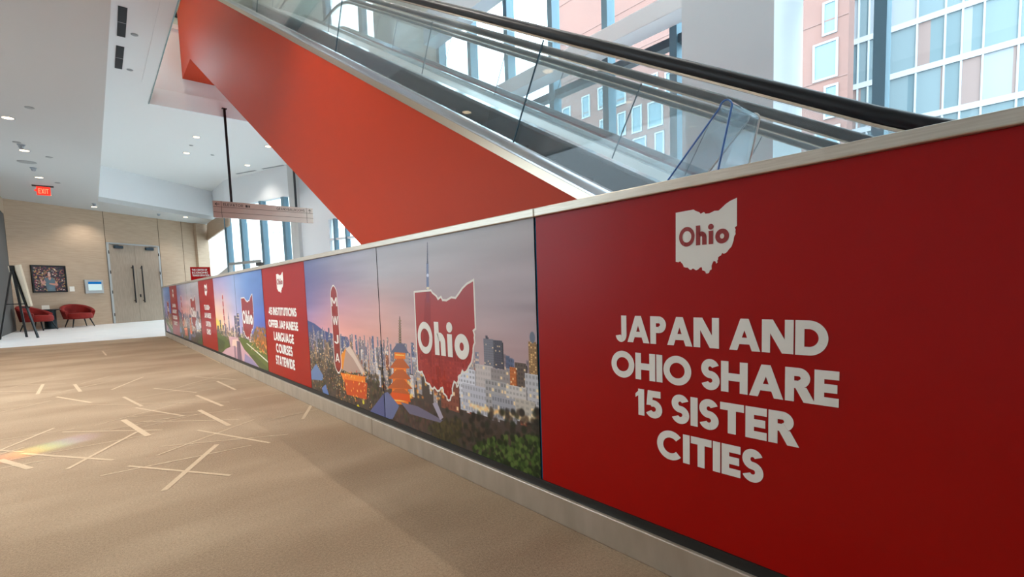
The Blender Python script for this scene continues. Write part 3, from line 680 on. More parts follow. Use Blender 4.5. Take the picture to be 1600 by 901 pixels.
def columbus(yL,yR,cols,rows):
    A=Art(yL,yR,cols,rows); W,H=cols,rows; X=lambda u:u*W; Y=lambda v:v*H
    A.sky([[(160,148,180),(150,150,184),(136,156,190),(104,138,184),(82,114,164)],
           [(192,164,180),(184,164,186),(150,164,194),(100,134,182),(76,108,160)],
           [(226,186,172),(220,184,180),(174,174,198),(102,130,178),(76,102,158)],
           [(240,196,150),(236,196,172),(196,180,200),(104,122,188),(70,92,166)],
           [(244,196,90),(240,192,150),(208,176,190),(120,120,176),(80,88,156)],
           [(120,110,90)]*5,[(70,80,50)]*5])
    A.noise(W*.4,H*.2,6,.4,1,3)
    A.poly([(0,Y(.34)),(0,Y(.46)),(X(.12),Y(.40)),(X(.2),Y(.34))],(250,206,70),.8)
    A.rect(0,0,W,Y(.30),(78,86,48))
    for u,w_,t,g in [(.10,.03,.44,(64,62,80)),(.02,.05,.36,(70,66,70)),(.16,.05,.38,(130,104,100)),(.22,.04,.40,(84,80,104)),(.27,.03,.36,(160,130,120)),(.32,.022,.50,(126,112,136)),(.36,.05,.36,(150,124,120)),(.42,.07,.33,(206,186,170)),(.40,.03,.38,(104,92,110)),(.455,.055,.52,(108,98,112)),(.515,.045,.55,(76,76,106)),
        (.57,.04,.32,(200,176,150)),(.60,.03,.40,(84,84,116)),(.635,.035,.42,(96,92,120)),(.67,.04,.38,(70,74,104)),(.71,.05,.36,(90,84,96)),(.76,.04,.34,(110,90,90))]:
        A.tower(X(u),X(u+w_),Y(.24),Y(t),g,(255,220,150),3,9,.3,.85)
    A.poly([(X(.325),Y(.50)),(X(.331),Y(.56)),(X(.337),Y(.50))],(110,100,120))
    for k in range(300):
        u=random.random(); v=random.uniform(.2,.32); A.blob(X(u),Y(v),W*.01,H*.018,random.choice([(190,150,110),(230,190,130),(120,96,70),(90,96,56),(240,210,160),(150,90,70)]),.7,.8)
    A.poly([(0,Y(.27)),(X(.22),Y(.22)),(X(.30),Y(.14)),(X(.18),Y(.06)),(0,Y(.03))],(84,100,50)); A.poly([(0,Y(.2)),(X(.2),Y(.16)),(X(.16),Y(.06)),(0,Y(.03))],(62,78,42))
    A.poly([(X(.3),Y(.25)),(X(.5),Y(.26)),(X(.62),Y(.14)),(X(.85),Y(.03)),(X(.86),0),(X(.1),0),(X(.2),Y(.07)),(X(.32),Y(.12))],(206,160,160))
    A.poly([(X(.38),Y(.22)),(X(.50),Y(.24)),(X(.48),Y(.14)),(X(.36),Y(.14))],(236,196,170)); A.poly([(X(.47),Y(.22)),(X(.54),Y(.22)),(X(.56),0),(X(.46),0)],(96,80,96),.8); A.poly([(X(.40),Y(.15)),(X(.44),Y(.15)),(X(.44),0),(X(.40),0)],(116,90,104),.6)
    A.poly([(X(.62),Y(.1)),(X(.75),Y(.06)),(X(.85),0),(X(.6),0)],(122,120,160),.7)
    A.poly([(X(.52),Y(.28)),(X(.75),Y(.26)),(W,Y(.18)),(W,0),(X(.86),0),(X(.70),Y(.10)),(X(.58),Y(.18))],(92,106,48)); A.poly([(X(.66),Y(.22)),(X(.68),Y(.225)),(W,Y(.10)),(W,Y(.085))],(220,214,190)); A.poly([(X(.70),Y(.10)),(X(.8),Y(.12)),(W,Y(.02)),(W,0),(X(.86),0)],(74,88,42))
    for k in range(260):
        u,v=random.uniform(.80,1.0),random.uniform(.20,.42)
        if ((u-.93)/.13)**2+((v-.31)/.12)**2<1: A.blob(X(u),Y(v),W*.014,H*.022,random.choice([(196,104,40),(150,90,40),(110,92,44),(84,80,44),(226,130,50)]),.85,.8)
    for k in range(50): A.blob(X(random.uniform(.74,1)),Y(random.uniform(.16,.26)),W*.006,H*.010,random.choice([(255,170,70),(230,60,40),(255,220,150)]),.9,.6)
    A.blob(X(.93),Y(.19),W*.010,H*.02,(255,150,60),1,.8)
    return A
def tint_outline(A,pts,ref=None,al=.78):
    """the translucent red of an emblem printed over the picture (canvas points)"""
    A.poly(pts,(158,16,12),al)

# ------------------------------------------------------------------ the barrier: base, panels, rail
YS=[-1.19,0.0,1.195,2.405,3.567,4.70,5.80,6.99,8.11,9.27,10.44,11.48,12.60]
base=thing('steel_plinth',(0,6,0),'long brushed steel kick base along the carpet under the printed panels','base')
for a,b_ in zip([-1.19,2.55,5.0,7.4,9.9],[2.55,5.0,7.4,9.9,12.62]):
    MB().box((-.016,a+.0012,0),(.06,b_-.0012,.095)).build('base_plate',m_base,base,bevel=.003)
MB().box((-.004,-1.19,.095),(.05,12.62,.124)).build('glazing_channel',m_chan,base)
rail=thing('cap_rail',(0,6,1.04),'slim brushed steel cap rail running along the top of the printed panels','rail')
for a,b_ in zip([-1.19,1.185,3.57,5.8,8.1,10.4],[1.185,3.57,5.8,8.1,10.4,12.62]):
    MB().box((-.013,a+.001,1.043),(.032,b_-.001,1.071)).build('rail_segment',m_steel,rail,bevel=.003)
AX,AY=(0,-1,0),(0,0,1)
def pane_box(i,label,m=None):
    y0,y1=YS[i]+.004,YS[i+1]-(.006 if i in (1,2,5,8) else .004)
    t=thing('graphic_panel',(0,(y0+y1)/2,ZB),label,'panel',PGRP)
    MB().box((0,y0,.1245),(.016,y1,ZT)).build('pane',m or m_red,t)
    if i in (1,2,5,8): MB().box((.004,y1-.002,.1245),(.012,y1+.012,ZT)).build('edge_strip',m_edge,t)  # blue strip in the seam: daylight through the glass edge put into colour
    return t
PGRP='printed panels of the barrier'
def lines(t,rows,w=.245,x=-.0012,m=None,name='lettering',sp=.045,space=.30):
    mb=MB()
    for txt,yl,yr,z,cap in rows: letters(mb,txt,(x,yl,z),AX,AY,cap,abs(yl-yr),w,sp,space)
    return mb.build(name,m or m_letter,t)
def emblem(t,yl,yr,zb,zt,xw=None):
    e=MB(); pts=ohio_pts(yl,zb,yl-yr,zt-zb,-.0010); e.add(pts,[tuple(range(len(pts)))]); o=e.build('state_emblem',m_letter,t)
    w_=yl-yr; h_=zt-zb; mb=MB()
    letters(mb,'O',(-.0016,yl-w_*.065,zb+h_*.412),AX,AY,h_*.275,w_*.27,.22); 
    xs=yl-w_*.065-w_*.29
    G=glyphs(.24); letters(mb,'hio',(-.0016,xs,zb+h_*.412),AX,AY,h_*.275,w_*.53,.24,.09)
    mb.build('emblem_lettering',m_redletter,o); o['label']='white state shaped emblem'
    return o
# panel beyond the right edge of the view, plain red, and the big red panel
pane_box(0,'plain red panel at the near end of the barrier')
p=pane_box(1,'large red panel reading JAPAN AND OHIO SHARE 15 SISTER CITIES')
lines(p,[('JAPAN AND',.863,.319,.640,.076),('OHIO SHARE',.880,.298,.535,.076),('15 SISTER',.797,.378,.432,.076),('CITIES',.728,.446,.326,.078)])
emblem(p,.668,.510,.826,1.000)
# near city panels
TA,TREF=tokyo(3.567,1.195,860,400)
yl,yr,zb,zt=2.030,1.552,.318,.843
pts=[((3.567-(yl-q[0]*(yl-yr)))/(3.567-1.195)*TA.W,((zb+q[1]*(zt-zb))-ZB)/(ZT-ZB)*TA.H) for q in OHIO]
tint_outline(TA,pts)
bad=[(2.93,.63,2.72)]
def badge_pts(yl_,yr_,z0,z1,n=8,x=-.001):
    r=(yl_-yr_)*.42; o=[]
    for cx,cz,a0 in ((yr_+r,z1-r,0),(yl_-r,z1-r,90),(yl_-r,z0+r,180),(yr_+r,z0+r,270)):
        for k in range(n+1):
            a=math.radians(a0+90*k/n); o.append(np.array([x,cx+r*math.cos(a),cz+r*math.sin(a)]))
    return o
bt_,bb_=onX(523.5,445.5),onX(531.5,583)
bl,br=onX(516.6,500)[1],onX(532.0,500)[1]
def toC(A,p): return ((A.yL-p[1])/(A.yL-A.yR)*A.W,(p[2]-ZB)/(ZT-ZB)*A.H)
BZ0,BZ1=bb_[2],bt_[2]
BP=badge_pts(bl,br,BZ0,BZ1); TA.poly([toC(TA,q) for q in BP],(140,30,26),.9)
cb=int(round((3.567-2.405)/(3.567-1.195)*TA.W))
p=pane_box(3,'city at dusk panel with the tall MWJA badge beside a glowing temple roof',m_chan)
TA.mesh('print',p,0,cb)
mb=MB(); ribbon(mb,BP,.007); mb.build('badge_outline',m_letter,p)
mb=MB(); hc=(BZ1-BZ0)
for k,ch in enumerate('MWJA'):
    wch=(bl-br)*(.56 if ch in 'MW' else .44); yc=(bl+br)/2; z_=BZ1-hc*(.235+.213*k); mb=MB(); letters(mb,ch,(-.0016,yc+wch/2,z_),AX,AY,hc*.10,wch,.18); mb.build('badge_letter',m_letter,p)
p=pane_box(2,'city at dusk panel with large red state emblem, pagoda and broadcasting tower',m_chan)
TA.mesh('print',p,cb,TA.W)
mb=MB(); ribbon(mb,ohio_pts(yl,zb,yl-yr,zt-zb,-.0012),.009); mb.build('emblem_outline',m_letter,p)
def ohio_word(mb,yl,yr,zb,zt,x=-.0018):
    w_,h_=yl-yr,zt-zb
    letters(mb,'O',(x,yl-w_*.035,zb+h_*.375),AX,AY,h_*.275,w_*.275,.22); letters(mb,'hio',(x,yl-w_*.345,zb+h_*.375),AX,AY,h_*.28,w_*.555,.25,.09)
mb=MB(); ohio_word(mb,yl,yr,zb,zt); mb.build('emblem_lettering',m_letter,p)
# red panel 2
p=pane_box(4,'red panel reading 45 INSTITUTIONS OFFER JAPANESE LANGUAGE COURSES STATEWIDE')
lines(p,[('45 INSTITUTIONS',4.56,3.80,.640,.066),('OFFER JAPANESE',4.59,3.785,.532,.066),('LANGUAGE',4.45,3.91,.424,.074),('COURSES',4.41,3.96,.322,.078),('STATEWIDE',4.44,3.925,.217,.080)])
emblem(p,4.26,4.075,.822,.992)
# river city panels
def city_panels(iL,iR,A,emb,badge,labL,labR):
    yL,yR=A.yL,A.yR
    if emb:
        yl_,yr_,zb_,zt_=emb; A.poly([toC(A,q) for q in ohio_pts(yl_,zb_,yl_-yr_,zt_-zb_)],(150,34,28),.86)
    if badge: A.poly([toC(A,q) for q in badge_pts(*badge)],(186,34,30),.93)
    pl=pr=None
    if iL is not None:
        cbb=int(round((yL-YS[iL])/(yL-yR)*A.W)) if iR is not None else A.W
        pl=pane_box(iL,labL,m_chan); A.mesh('print',pl,0,cbb)
    if iR is not None:
        pr=pane_box(iR,labR,m_chan); A.mesh('print',pr,cbb if iL is not None else int(round((yL-YS[iR+1])/(yL-yR)*A.W)),A.W)
    if badge:
        q=pl if pl is not None and badge[0]>YS[iL] else pr
        mb=MB(); ribbon(mb,badge_pts(*badge),.008); mb.build('badge_outline',m_letter,q); mb=MB(); h_=badge[3]-badge[2]
        for k,ch in enumerate('MWJA'):
            wch=(badge[0]-badge[1])*(.5 if ch in 'MW' else .42); mb=MB(); letters(mb,ch,(-.0016,(badge[0]+badge[1])/2+wch/2,badge[3]-h_*(.235+.213*k)),AX,AY,h_*.085,wch,.16); mb.build('badge_letter',m_letter,q)
    if emb:
        q=pr if pr is not None and emb[0]<=YS[iR+1] else pl
        mb=MB(); ribbon(mb,ohio_pts(yl_,zb_,yl_-yr_,zt_-zb_,-.0012),.010); mb.build('emblem_outline',m_letter,q)
        mb=MB(); ohio_word(mb,yl_,yr_,zb_,zt_); mb.build('emblem_lettering',m_letter,q)
eL,eR=onX(378.3,490)[1],onX(396.5,490)[1]; eB,eT=onX(388,533)[2],onX(394.5,459)[2]
gT,gB=onX(348.5,459)[2],onX(352,511)[2]; gl,gr=onX(347.6,480)[1],onX(350.6,480)[1]
city_panels(6,5,columbus(6.99,4.70,460,260),(eL,eR,eB,eT),(gl,gr,gB,gT),
    'river city panel with red MWJA tower badge on a pink sunset sky','river city panel with dark red state emblem on a blue sky')
# red panel 3
p=pane_box(7,'red panel with four lines reading 75,000+ JAPANESE LIVE IN OHIO')
yy=lambda px,py:onX(px,py)[1]; zz=lambda px,py:onX(px,py)[2]
lines(p,[('75,000+',yy(319.3,480),yy(328,480),.640,.070),('JAPANESE',yy(319.6,492),yy(329.8,492),.530,.070),('LIVE IN',yy(322,504),yy(329.3,504),.418,.070),('OHIO',yy(323.2,515),yy(329.3,515),.308,.074)])
emblem(p,yy(319.6,452),yy(323.6,452),.822,.992)
sc=(9.27+1.17-8.11)
city_panels(9,8,tokyo(10.44,8.11,340,160)[0],(8.11+(2.030-1.195)*1.0,8.11+(1.552-1.195),.318,.843),(8.11+bl-1.195,8.11+br-1.195,BZ0,BZ1),
    'far dusk city panel with small MWJA badge, third panel from the far end','far dusk city panel with red state emblem, fourth panel from the far end')
p=pane_box(10,'narrow looking red panel with four text lines near the far end of the barrier')
lines(p,[('JAPAN',11.23,10.75,.640,.07),('LARGEST',11.30,10.66,.530,.07),('FOREIGN',11.28,10.66,.418,.07),('SOURCE',11.22,10.70,.308,.07)])
emblem(p,11.06,10.90,.822,.992)
city_panels(None,11,columbus(13.75,11.48,240,140),(12.10,11.75,.40,.79),None,'','river city panel with red state emblem, last at the far end of the barrier')
MB_end=MB().box((-.02,12.625,0),(.06,12.67,1.071)); tag(MB_end.build('end_post',m_frame),'pale metal end post closing the far end of the printed barrier','post')

# ------------------------------------------------------------------ escalators
T30=math.tan(PI/6); RISE=6.85; NOSE=.05
YLO,YHI=-2.4,13.15
def path(off,r=1.1,n=8,lo=None):
    """centre line of a part at vertical offset off from the step line, flat - incline - flat"""
    ya=(0-NOSE)/T30; yb_=(RISE-NOSE)/T30
    K=[(YLO,off),(ya,off),(yb_,RISE+off),(YHI,RISE+off)]; o=[K[0]]
    for i in (1,2):
        a,b_,c=[np.array(K[j],float) for j in (i-1,i,i+1)]; d0=(a-b_)/np.linalg.norm(a-b_); d1=(c-b_)/np.linalg.norm(c-b_)
        q0,q1=b_+d0*r*.55,b_+d1*r*.55
        for k in range(n+1):
            t=k/n; o.append(tuple((1-t)**2*q0+2*t*(1-t)*b_+t*t*q1))
    o.append(K[3]); return o
def strip(mb,off0,off1,xa,xb,lo=None,mi=0,r=1.1):
    """solid between two offsets and two x values, following the incline"""
    P0_,P1__=path(off0,r),path(off1,r); n=len(P0_); V=[]; Fc=[]
    for (y0,z0),(y1,z1) in zip(P0_,P1__):
        V+=[(xa,y0,max(z0,0.0)),(xb,y0,max(z0,0.0)),(xb,y1,max(z1,0.0)),(xa,y1,max(z1,0.0))]
    for i in range(n-1):
        a=4*i; b_=a+4
        for j in range(4): Fc.append((a+j,a+(j+1)%4,b_+(j+1)%4,b_+j))
    Fc+=[(3,2,1,0),(4*n-4,4*n-3,4*n-2,4*n-1)]
    mb.add(V,Fc,mi); return mb
def zline(off,y): return max(0,min(RISE,NOSE+T30*y))+off
def escalator(x0,x1,label,near):
    t=thing('escalator',((x0+x1)/2,0,0),label,'escalator')
    for xs,sg,side in ((x0,1,0),(x1,-1,1)):
        DK=(.30,.36)[side] if near else (.36,.40)[side]
        # truss cladding: side sheet
        UN=-1.27
        yk=12.03; zk=NOSE+T30*yk+UN
        top=[(y,z) for y,z in path(DK-.055)]
        ylow=(0-NOSE-UN)/T30
        poly=[(YLO,0)]+[(ylow,0.0),(yk,zk),(YHI-.0,zk-.02)]+top[::-1]
        # fillet the lower face a little towards the top landing
        P3=[(xs,y,z) for y,z in poly]
        MB().prism(P3,(sg*.05,0,0)).build('side_cladding',m_clad,t)
        strip(MB(),DK-.055,DK,xs-sg*.006,xs+sg*.03).build('side_trim',m_trim,t)
        strip(MB(),DK,DK+.012,xs,xs+sg*.10).build('outer_deck',m_decks,t)
        strip(MB(),DK+.0,DK+(.045 if near and side==0 else .016),xs+sg*.10,xs+sg*.15).build('glass_holder',m_decks,t)
        strip(MB(),DK-.01,DK+(.02 if near else .06),xs+sg*.15,xs+sg*.24).build('inner_deck',m_decks,t)
        strip(MB(),-.12,DK-.012,xs+sg*.22,xs+sg*.24).build('skirt_panel',m_skirt if near else m_redskirt,t)
        # glass balustrade, panes cut square to the incline
        gx0,gx1=xs+sg*.118,xs+sg*.132; cuts=[-1.6]+[-.35+2.62*k for k in range(6)]+[13.1]
        GT=1.0
        for a,b_ in zip(cuts[:-1],cuts[1:]):
            def cut(y,off):
                lean=(off-DK)*math.sin(PI/6)*math.cos(PI/6) if -.3<y<11.7 else 0
                yy_=y-lean
                return (yy_,zline(off,yy_))
            lo_=[cut(a+.006,DK+.03)]; hi_=[cut(a+.006,GT)]
            for yy_ in (-.087,11.78):
                if a<yy_<b_: lo_.append((yy_,zline(DK+.03,yy_))); hi_.append((yy_,zline(GT,yy_)))
            lo_.append(cut(b_-.006,DK+.03)); hi_.append(cut(b_-.006,GT))
            poly=[(gx0,y,z) for y,z in lo_]+[(gx0,y,z) for y,z in hi_[::-1]]
            g=MB().prism(poly,(gx1-gx0,0,0)).build('glass_pane',m_esc,t)
            if 0<a<12: MB().bar((gx0-sg*.001,lo_[0][0],lo_[0][1]),(gx0-sg*.001,hi_[0][0],hi_[0][1]),.008,.006,(1,0,0)).build('pane_edge',m_joint,g)
        # handrail: oval rubber belt on a slim guide
        H=[(xs+sg*.125,y,z) for y,z in path(GT+.045)]
        lowp=(xs+sg*.125,YLO-.25,.72); arcp=[(xs+sg*.125,YLO-.1+.22*math.cos(math.radians(a))-.12,GT-.13+.17*math.sin(math.radians(a))) for a in range(270,89,-20)]
        MB().tube(H,.028,14).build('handrail',m_rail,t,smooth=True)
        strip(MB(),GT+.004,GT+.014,xs+sg*.112,xs+sg*.138).build('handrail_guide',m_trim,t)
    # underside and end of the truss
    yk=12.03; zk=NOSE+T30*yk-1.27; yl0=(0-NOSE+1.27)/T30
    MB().prism([(x0+.05,yl0,0),(x0+.05,yk,zk),(x0+.05,YHI,zk-.02),(x0+.05,YHI,zk+.04),(x0+.05,yk,zk+.06),(x0+.05,yl0-.1,0.0)],(x1-x0-.10,0,0)).build('underside',m_clad,t)
    # step band with its treads
    st=MB(); xa,xb=x0+.245,x1-.245; pts=[(-.6,0)]; y=-.087
    prof=[]
    n=int(RISE/.2)
    for k in range(n): prof+=[(y+.3464*k,.2*k),(y+.3464*k,.2*(k+1))]
    prof.append((y+.3464*n,RISE))
    V=[];Fc=[]
    prof=[(YLO,0)]+prof+[(YHI,RISE)]
    for yy_,z in prof: V+=[(xa,yy_,z+.004),(xb,yy_,z+.004)]
    for i in range(len(prof)-1): Fc.append((2*i,2*i+1,2*i+3,2*i+2))
    st.add(V,Fc).build('step_band',m_step,t)
    return t
E1=(.75,1.98); E2=(2.80,4.08)
escalator(*E1,'red clad glass sided escalator nearest the printed barrier, rising to the left',True)
escalator(*E2,'second escalator with glass sides behind the nearest one, beside the tall windows',False)
mdk=strip(MB(),.33,.36,E1[1]+.012,E2[0]-.012).build('middle_deck',mat('pale_deck',(206,208,206),.35,.5)); tag(mdk,'pale inclined deck filling the gap between the two escalators','deck')

# clear acrylic A-frame standing between the barrier and the escalator
t=thing('acrylic_stand',(.35,.78,0),'clear acrylic A-frame stand behind the barrier beside the lower end of the escalator','stand')
xa,xb=.27,.46
ap=onX(1134,156,xa); la=onX(1045,280,xa); ra=onX(1112,268,xa)
def ext(p): d=p-ap; return ap+d*(ap[2]/(-d[2]))
L_,R_=ext(la),ext(ra); dy=.010
cur=[]
top=[(ap[1]+.020*math.cos(math.radians(a)),ap[2]-.028+.028*math.sin(math.radians(a))) for a in range(20,161,20)]
outer=[(L_[1],0.0)]+top+[(R_[1],0.0)]
for nm,seg in (('left_leaf',outer[:2]),('top_bend',top),('right_leaf',outer[-2:])):
    pl=[(xa,y,z) for y,z in seg]+[(xa,y-.0 + (0.006 if nm=='right_leaf' else -.006 if nm=='left_leaf' else 0),z-(.006 if nm=='top_bend' else 0)) for y,z in seg[::-1]]
    MB().prism(pl,(xb-xa,0,0)).build(nm,m_acr,t)
mb=MB(); mb.tube([(xa,y,z) for y,z in outer],.0028,8); mb.build('near_edge',m_acredge,t)
mb=MB(); mb.tube([(xb,y,z) for y,z in outer],.0035,8); mb.build('far_edge',m_letter,t)  # white far edge: bright glint of the acrylic put into the colour

# ------------------------------------------------------------------ hanging direction sign
YS_=13.08
c=[onY(*q,YS_) for q in ((332,314),(488,324),(489,346),(334,341))]
x0,x1=1.134,3.405; z0,z1=2.665,3.05
sg=thing('hanging_sign',((x0+x1)/2,YS_,z1),'long copper coloured hanging sign reading ELEVATOR and GRAND BALLROOMS on two dark rods','sign')
MB().box((x0,YS_,z0),(x1,YS_+.05,z1)).build('sign_board',m_copper,sg,bevel=.004)
mb=MB()
for z in (z0+.125,z0+.25): mb.box((x0,YS_-.002,z-.004),(x1,YS_,z+.004))
for x_ in (x0+.17,x1-.16): mb.box((x_-.004,YS_-.002,z0),(x_+.004,YS_,z1))
mb.build('divider_lines',m_ink,sg)
mb=MB(); letters(mb,'ELEVATOR',(x0+.21,YS_-.003,z1-.105),(1,0,0),(0,0,1),.062,.42,.15,.14)
mb.box((x0+.68,YS_-.003,z1-.105),(x0+.73,YS_-.0025,z1-.05)).box((x0+.745,YS_-.003,z1-.105),(x0+.775,YS_-.0025,z1-.05)).build('lettering',m_ink,sg)
mb=MB(); letters(mb,'GRAND BALLROOMS',(x1-.19-.70,YS_-.003,z1-.105),(1,0,0),(0,0,1),.060,.68,.15,.12); mb.build('lettering',m_ink,sg)
mb=MB(); ax=x0+.085; az=z1-.075
mb.add([(ax-.05,YS_-.003,az),(ax-.01,YS_-.003,az+.035),(ax-.0,YS_-.003,az+.026),(ax-.03,YS_-.003,az)],[(0,1,2,3)]).add([(ax-.05,YS_-.003,az),(ax-.01,YS_-.003,az-.035),(ax-.0,YS_-.003,az-.026),(ax-.03,YS_-.003,az)],[(0,1,2,3)]).box((ax-.04,YS_-.003,az-.006),(ax+.05,YS_-.0025,az+.006))
ax=x1-.08
mb.box((ax-.006,YS_-.003,az-.05),(ax+.006,YS_-.0025,az+.035)).add([(ax,YS_-.003,az+.045),(ax+.035,YS_-.003,az+.005),(ax+.026,YS_-.003,az-.003),(ax,YS_-.003,az+.028)],[(0,1,2,3)]).add([(ax,YS_-.003,az+.045),(ax-.035,YS_-.003,az+.005),(ax-.026,YS_-.003,az-.003),(ax,YS_-.003,az+.028)],[(0,1,2,3)])
mb.build('arrows',m_ink,sg)
for x_ in (1.525,3.0):
    MB().box((x_-.024,YS_+.006,z1),(x_+.024,YS_+.044,5.21)).box((x_-.05,YS_-.005,5.20),(x_+.05,YS_+.075,5.215)).build('rod',m_black,sg)

# red standing sign behind the far part of the barrier
ysn=15.0; a=onY(297,417,ysn); b_=onY(328,417,ysn)
rs=thing('standing_sign',((a[0]+b_[0])/2,ysn,0),'small red standing sign with white lettering seen above the far part of the barrier','sign')
MB().box((a[0],ysn,.80),(b_[0],ysn+.02,a[2])).build('sign_board',m_red,rs)
mb=MB()
for k,(tx_,w_) in enumerate((('THE CENTER OF',.34),('ECONOMIC',.36),('TRANSFORMATION',.38))): letters(mb,tx_,(a[0]+.035,ysn-.003,a[2]-.10-.072*k),(1,0,0),(0,0,1),.050,w_,.2,.1)
mb.build('lettering',m_letter,rs)
MB().box(((a[0]+b_[0])/2-.02,ysn+.005,.01),((a[0]+b_[0])/2+.02,ysn+.03,.80)).build('post',m_black,rs); MB().lathe([(.17,0),(.17,.012),(.15,.018)],((a[0]+b_[0])/2,ysn+.015,0)).build('foot',m_black,rs)

# ------------------------------------------------------------------ far wall: doors, picture, screen, switch plate
dd=thing('double_door',Wp(.92,0),'grey oak double door with two long dark pull handles in the far wall','door')
dw=1.84; DH=2.80
MB().obox(Wp(-.03,.03),U*.07,N*.05,(0,0,DH+.05)).obox(Wp(dw-.04,.03),U*.07,N*.05,(0,0,DH+.05)).obox(Wp(-.03,.03,DH),U*(dw+.06),N*.05,(0,0,.05)).build('door_frame',m_frame,dd)
for i,(sA,sB) in enumerate(((.04,dw/2-.003),(dw/2+.003,dw-.04))):
    lf=MB().obox(Wp(sA,.024,.012),U*(sB-sA),N*.02,(0,0,DH-.018)).build('door_leaf',m_door,dd)
    hs=.755 if i==0 else 1.075
    mb=MB(); p0,p1=Wp(hs,.10,.70),Wp(hs,.10,2.06); mb.tube([p0,p1],.021,12)
    for z in (.78,1.98): mb.tube([Wp(hs,.024,z),Wp(hs,.10,z)],.014,10)
    mb.build('pull_handle',m_black,lf)
    cs=(.20,.49) if i==0 else (1.31,1.60)
    MB().obox(Wp(cs[0],.09,DH-.15),U*(cs[1]-cs[0]),N*.07,(0,0,.10)).bar(Wp(cs[0]+.14,.06,DH-.03),Wp(cs[0]-.14 if i==0 else cs[1]+.10,.05,DH-.01),.03,.014).build('door_closer',mat('closer_grey',(46,62,74),.4,.4),lf)
    mb=MB()
    for z in (.25,1.05,1.75,2.45):
        hb=.025 if i==0 else dw-.030; mb.tube([Wp(hb,.035,z),Wp(hb,.035,z+.11)],.012,8)
    mb.build('hinge',m_black,lf)
    if i==1: MB().obox(Wp(.965,.035,.90),U*.05,N*.012,(0,0,.11)).build('lock',m_black,lf)
# framed photograph of a person in front of flowers
PF=thing('framed_picture',Wp(-1.79,0,1.13),'black framed photograph of a person in a grey shirt before a wall of flowers','picture')
sA,sB,zA,zB=-2.25,-1.335,1.13,1.975
fr=MB(); ft=.04
fr.obox(Wp(sA,.05,zA),U*(sB-sA),N*.046,(0,0,ft)).obox(Wp(sA,.05,zB-ft),U*(sB-sA),N*.046,(0,0,ft)).obox(Wp(sA,.05,zA+ft),U*ft,N*.046,(0,0,zB-zA-2*ft)).obox(Wp(sB-ft,.05,zA+ft),U*ft,N*.046,(0,0,zB-zA-2*ft)).build('frame',m_black,PF)
class Flat(Art):
    def __init__(s,cols,rows): s.W,s.H=cols,rows; s.a=np.zeros((rows,cols,3)); s.X,s.Y=np.meshgrid(np.arange(cols)+.5,np.arange(rows)+.5)
    def build(s,name,parent,o,ax,ay,w_,h_):
        o,ax,ay=[np.array(q,float) for q in (o,ax,ay)]; n=s.W; g=np.arange(s.W+1)/s.W*w_; h=np.arange(s.H+1)/s.H*h_
        V=np.array([o+ax*a+ay*b for b in h for a in g])-np.array(parent.location)
        Fq=[(r*(n+1)+c,r*(n+1)+c+1,(r+1)*(n+1)+c+1,(r+1)*(n+1)+c) for r in range(s.H) for c in range(n)]
        me=bpy.data.meshes.new(name); me.from_pydata([tuple(p) for p in V],[],Fq); at=me.color_attributes.new('print','FLOAT_COLOR','CORNER')
        cf=lin(np.clip(s.a,0,255)).reshape(-1,3); cc=np.ones((len(Fq),4,4)); cc[:,:,:3]=cf[:,None,:]; at.data.foreach_set('color',cc.ravel())
        me.materials.append(m_print); ob=bpy.data.objects.new(name,me); COL.objects.link(ob); ob.parent=parent; return ob
fa=Flat(110,96); fa.a[:]=(52,48,56)
for k in range(520):
    fa.blob(random.uniform(0,110),random.uniform(0,96),random.uniform(2,5),random.uniform(1.5,4),random.choice([(120,52,58),(170,84,80),(66,60,74),(196,150,110),(140,60,80),(210,170,80),(60,76,60),(90,50,60),(220,200,180),(40,44,60)]),.85,.5)
fa.poly([(44,0),(40,24),(36,46),(42,52),(54,54),(66,52),(74,44),(72,24),(72,0)],(92,110,120)); fa.blob(58,10,16,12,(112,134,146),.6,.9)
fa.poly([(36,46),(28,28),(33,24),(42,34)],(188,140,128)); fa.poly([(26,26),(22,46),(27,50),(33,30)],(192,146,132)); fa.poly([(74,44),(84,26),(80,20),(52,27),(53,32),(74,30)],(196,138,122))
fa.poly([(51,48),(56,42),(61,50),(60,58),(52,58)],(196,146,130)); fa.blob(55,66,8,13,(52,40,40),1,.3); fa.blob(55,64,6,9.5,(206,160,142),1,.25); fa.blob(55,73,6,4,(220,200,196),.8,.5)
fa.build('photograph',PF,Wp(sA+ft,.03,zA+ft),U,(0,0,1),sB-sA-2*ft,zB-zA-2*ft)
SC=thing('wall_screen',Wp(-.55,0,1.07),'small wall screen with blue header in a grey frame left of the double door','screen')
sA,sB,zA,zB=-.83,-.27,1.075,1.53
MB().obox(Wp(sA,.06,zA),U*(sB-sA),N*.056,(0,0,zB-zA)).build('frame',m_frame,SC,bevel=.006)
MB().obox(Wp(sA+.09,.064,zA+.10),U*.41,N*.003,(0,0,.29)).build('display',glow('screen_white',(212,238,240),.75),SC); MB().obox(Wp(sA+.09,.0665,zA+.31),U*.41,N*.002,(0,0,.08)).build('display_header',glow('screen_blue',(20,104,176),.8),SC)
tag(MB().obox(Wp(-1.26,.012,1.15),U*.14,N*.010,(0,0,.16)).obox(Wp(-1.215,.014,1.20),U*.05,N*.002,(0,0,.06)).build('switch_plate',m_letter,bevel=.003),'small white plate on the oak wall between picture and screen','plate')

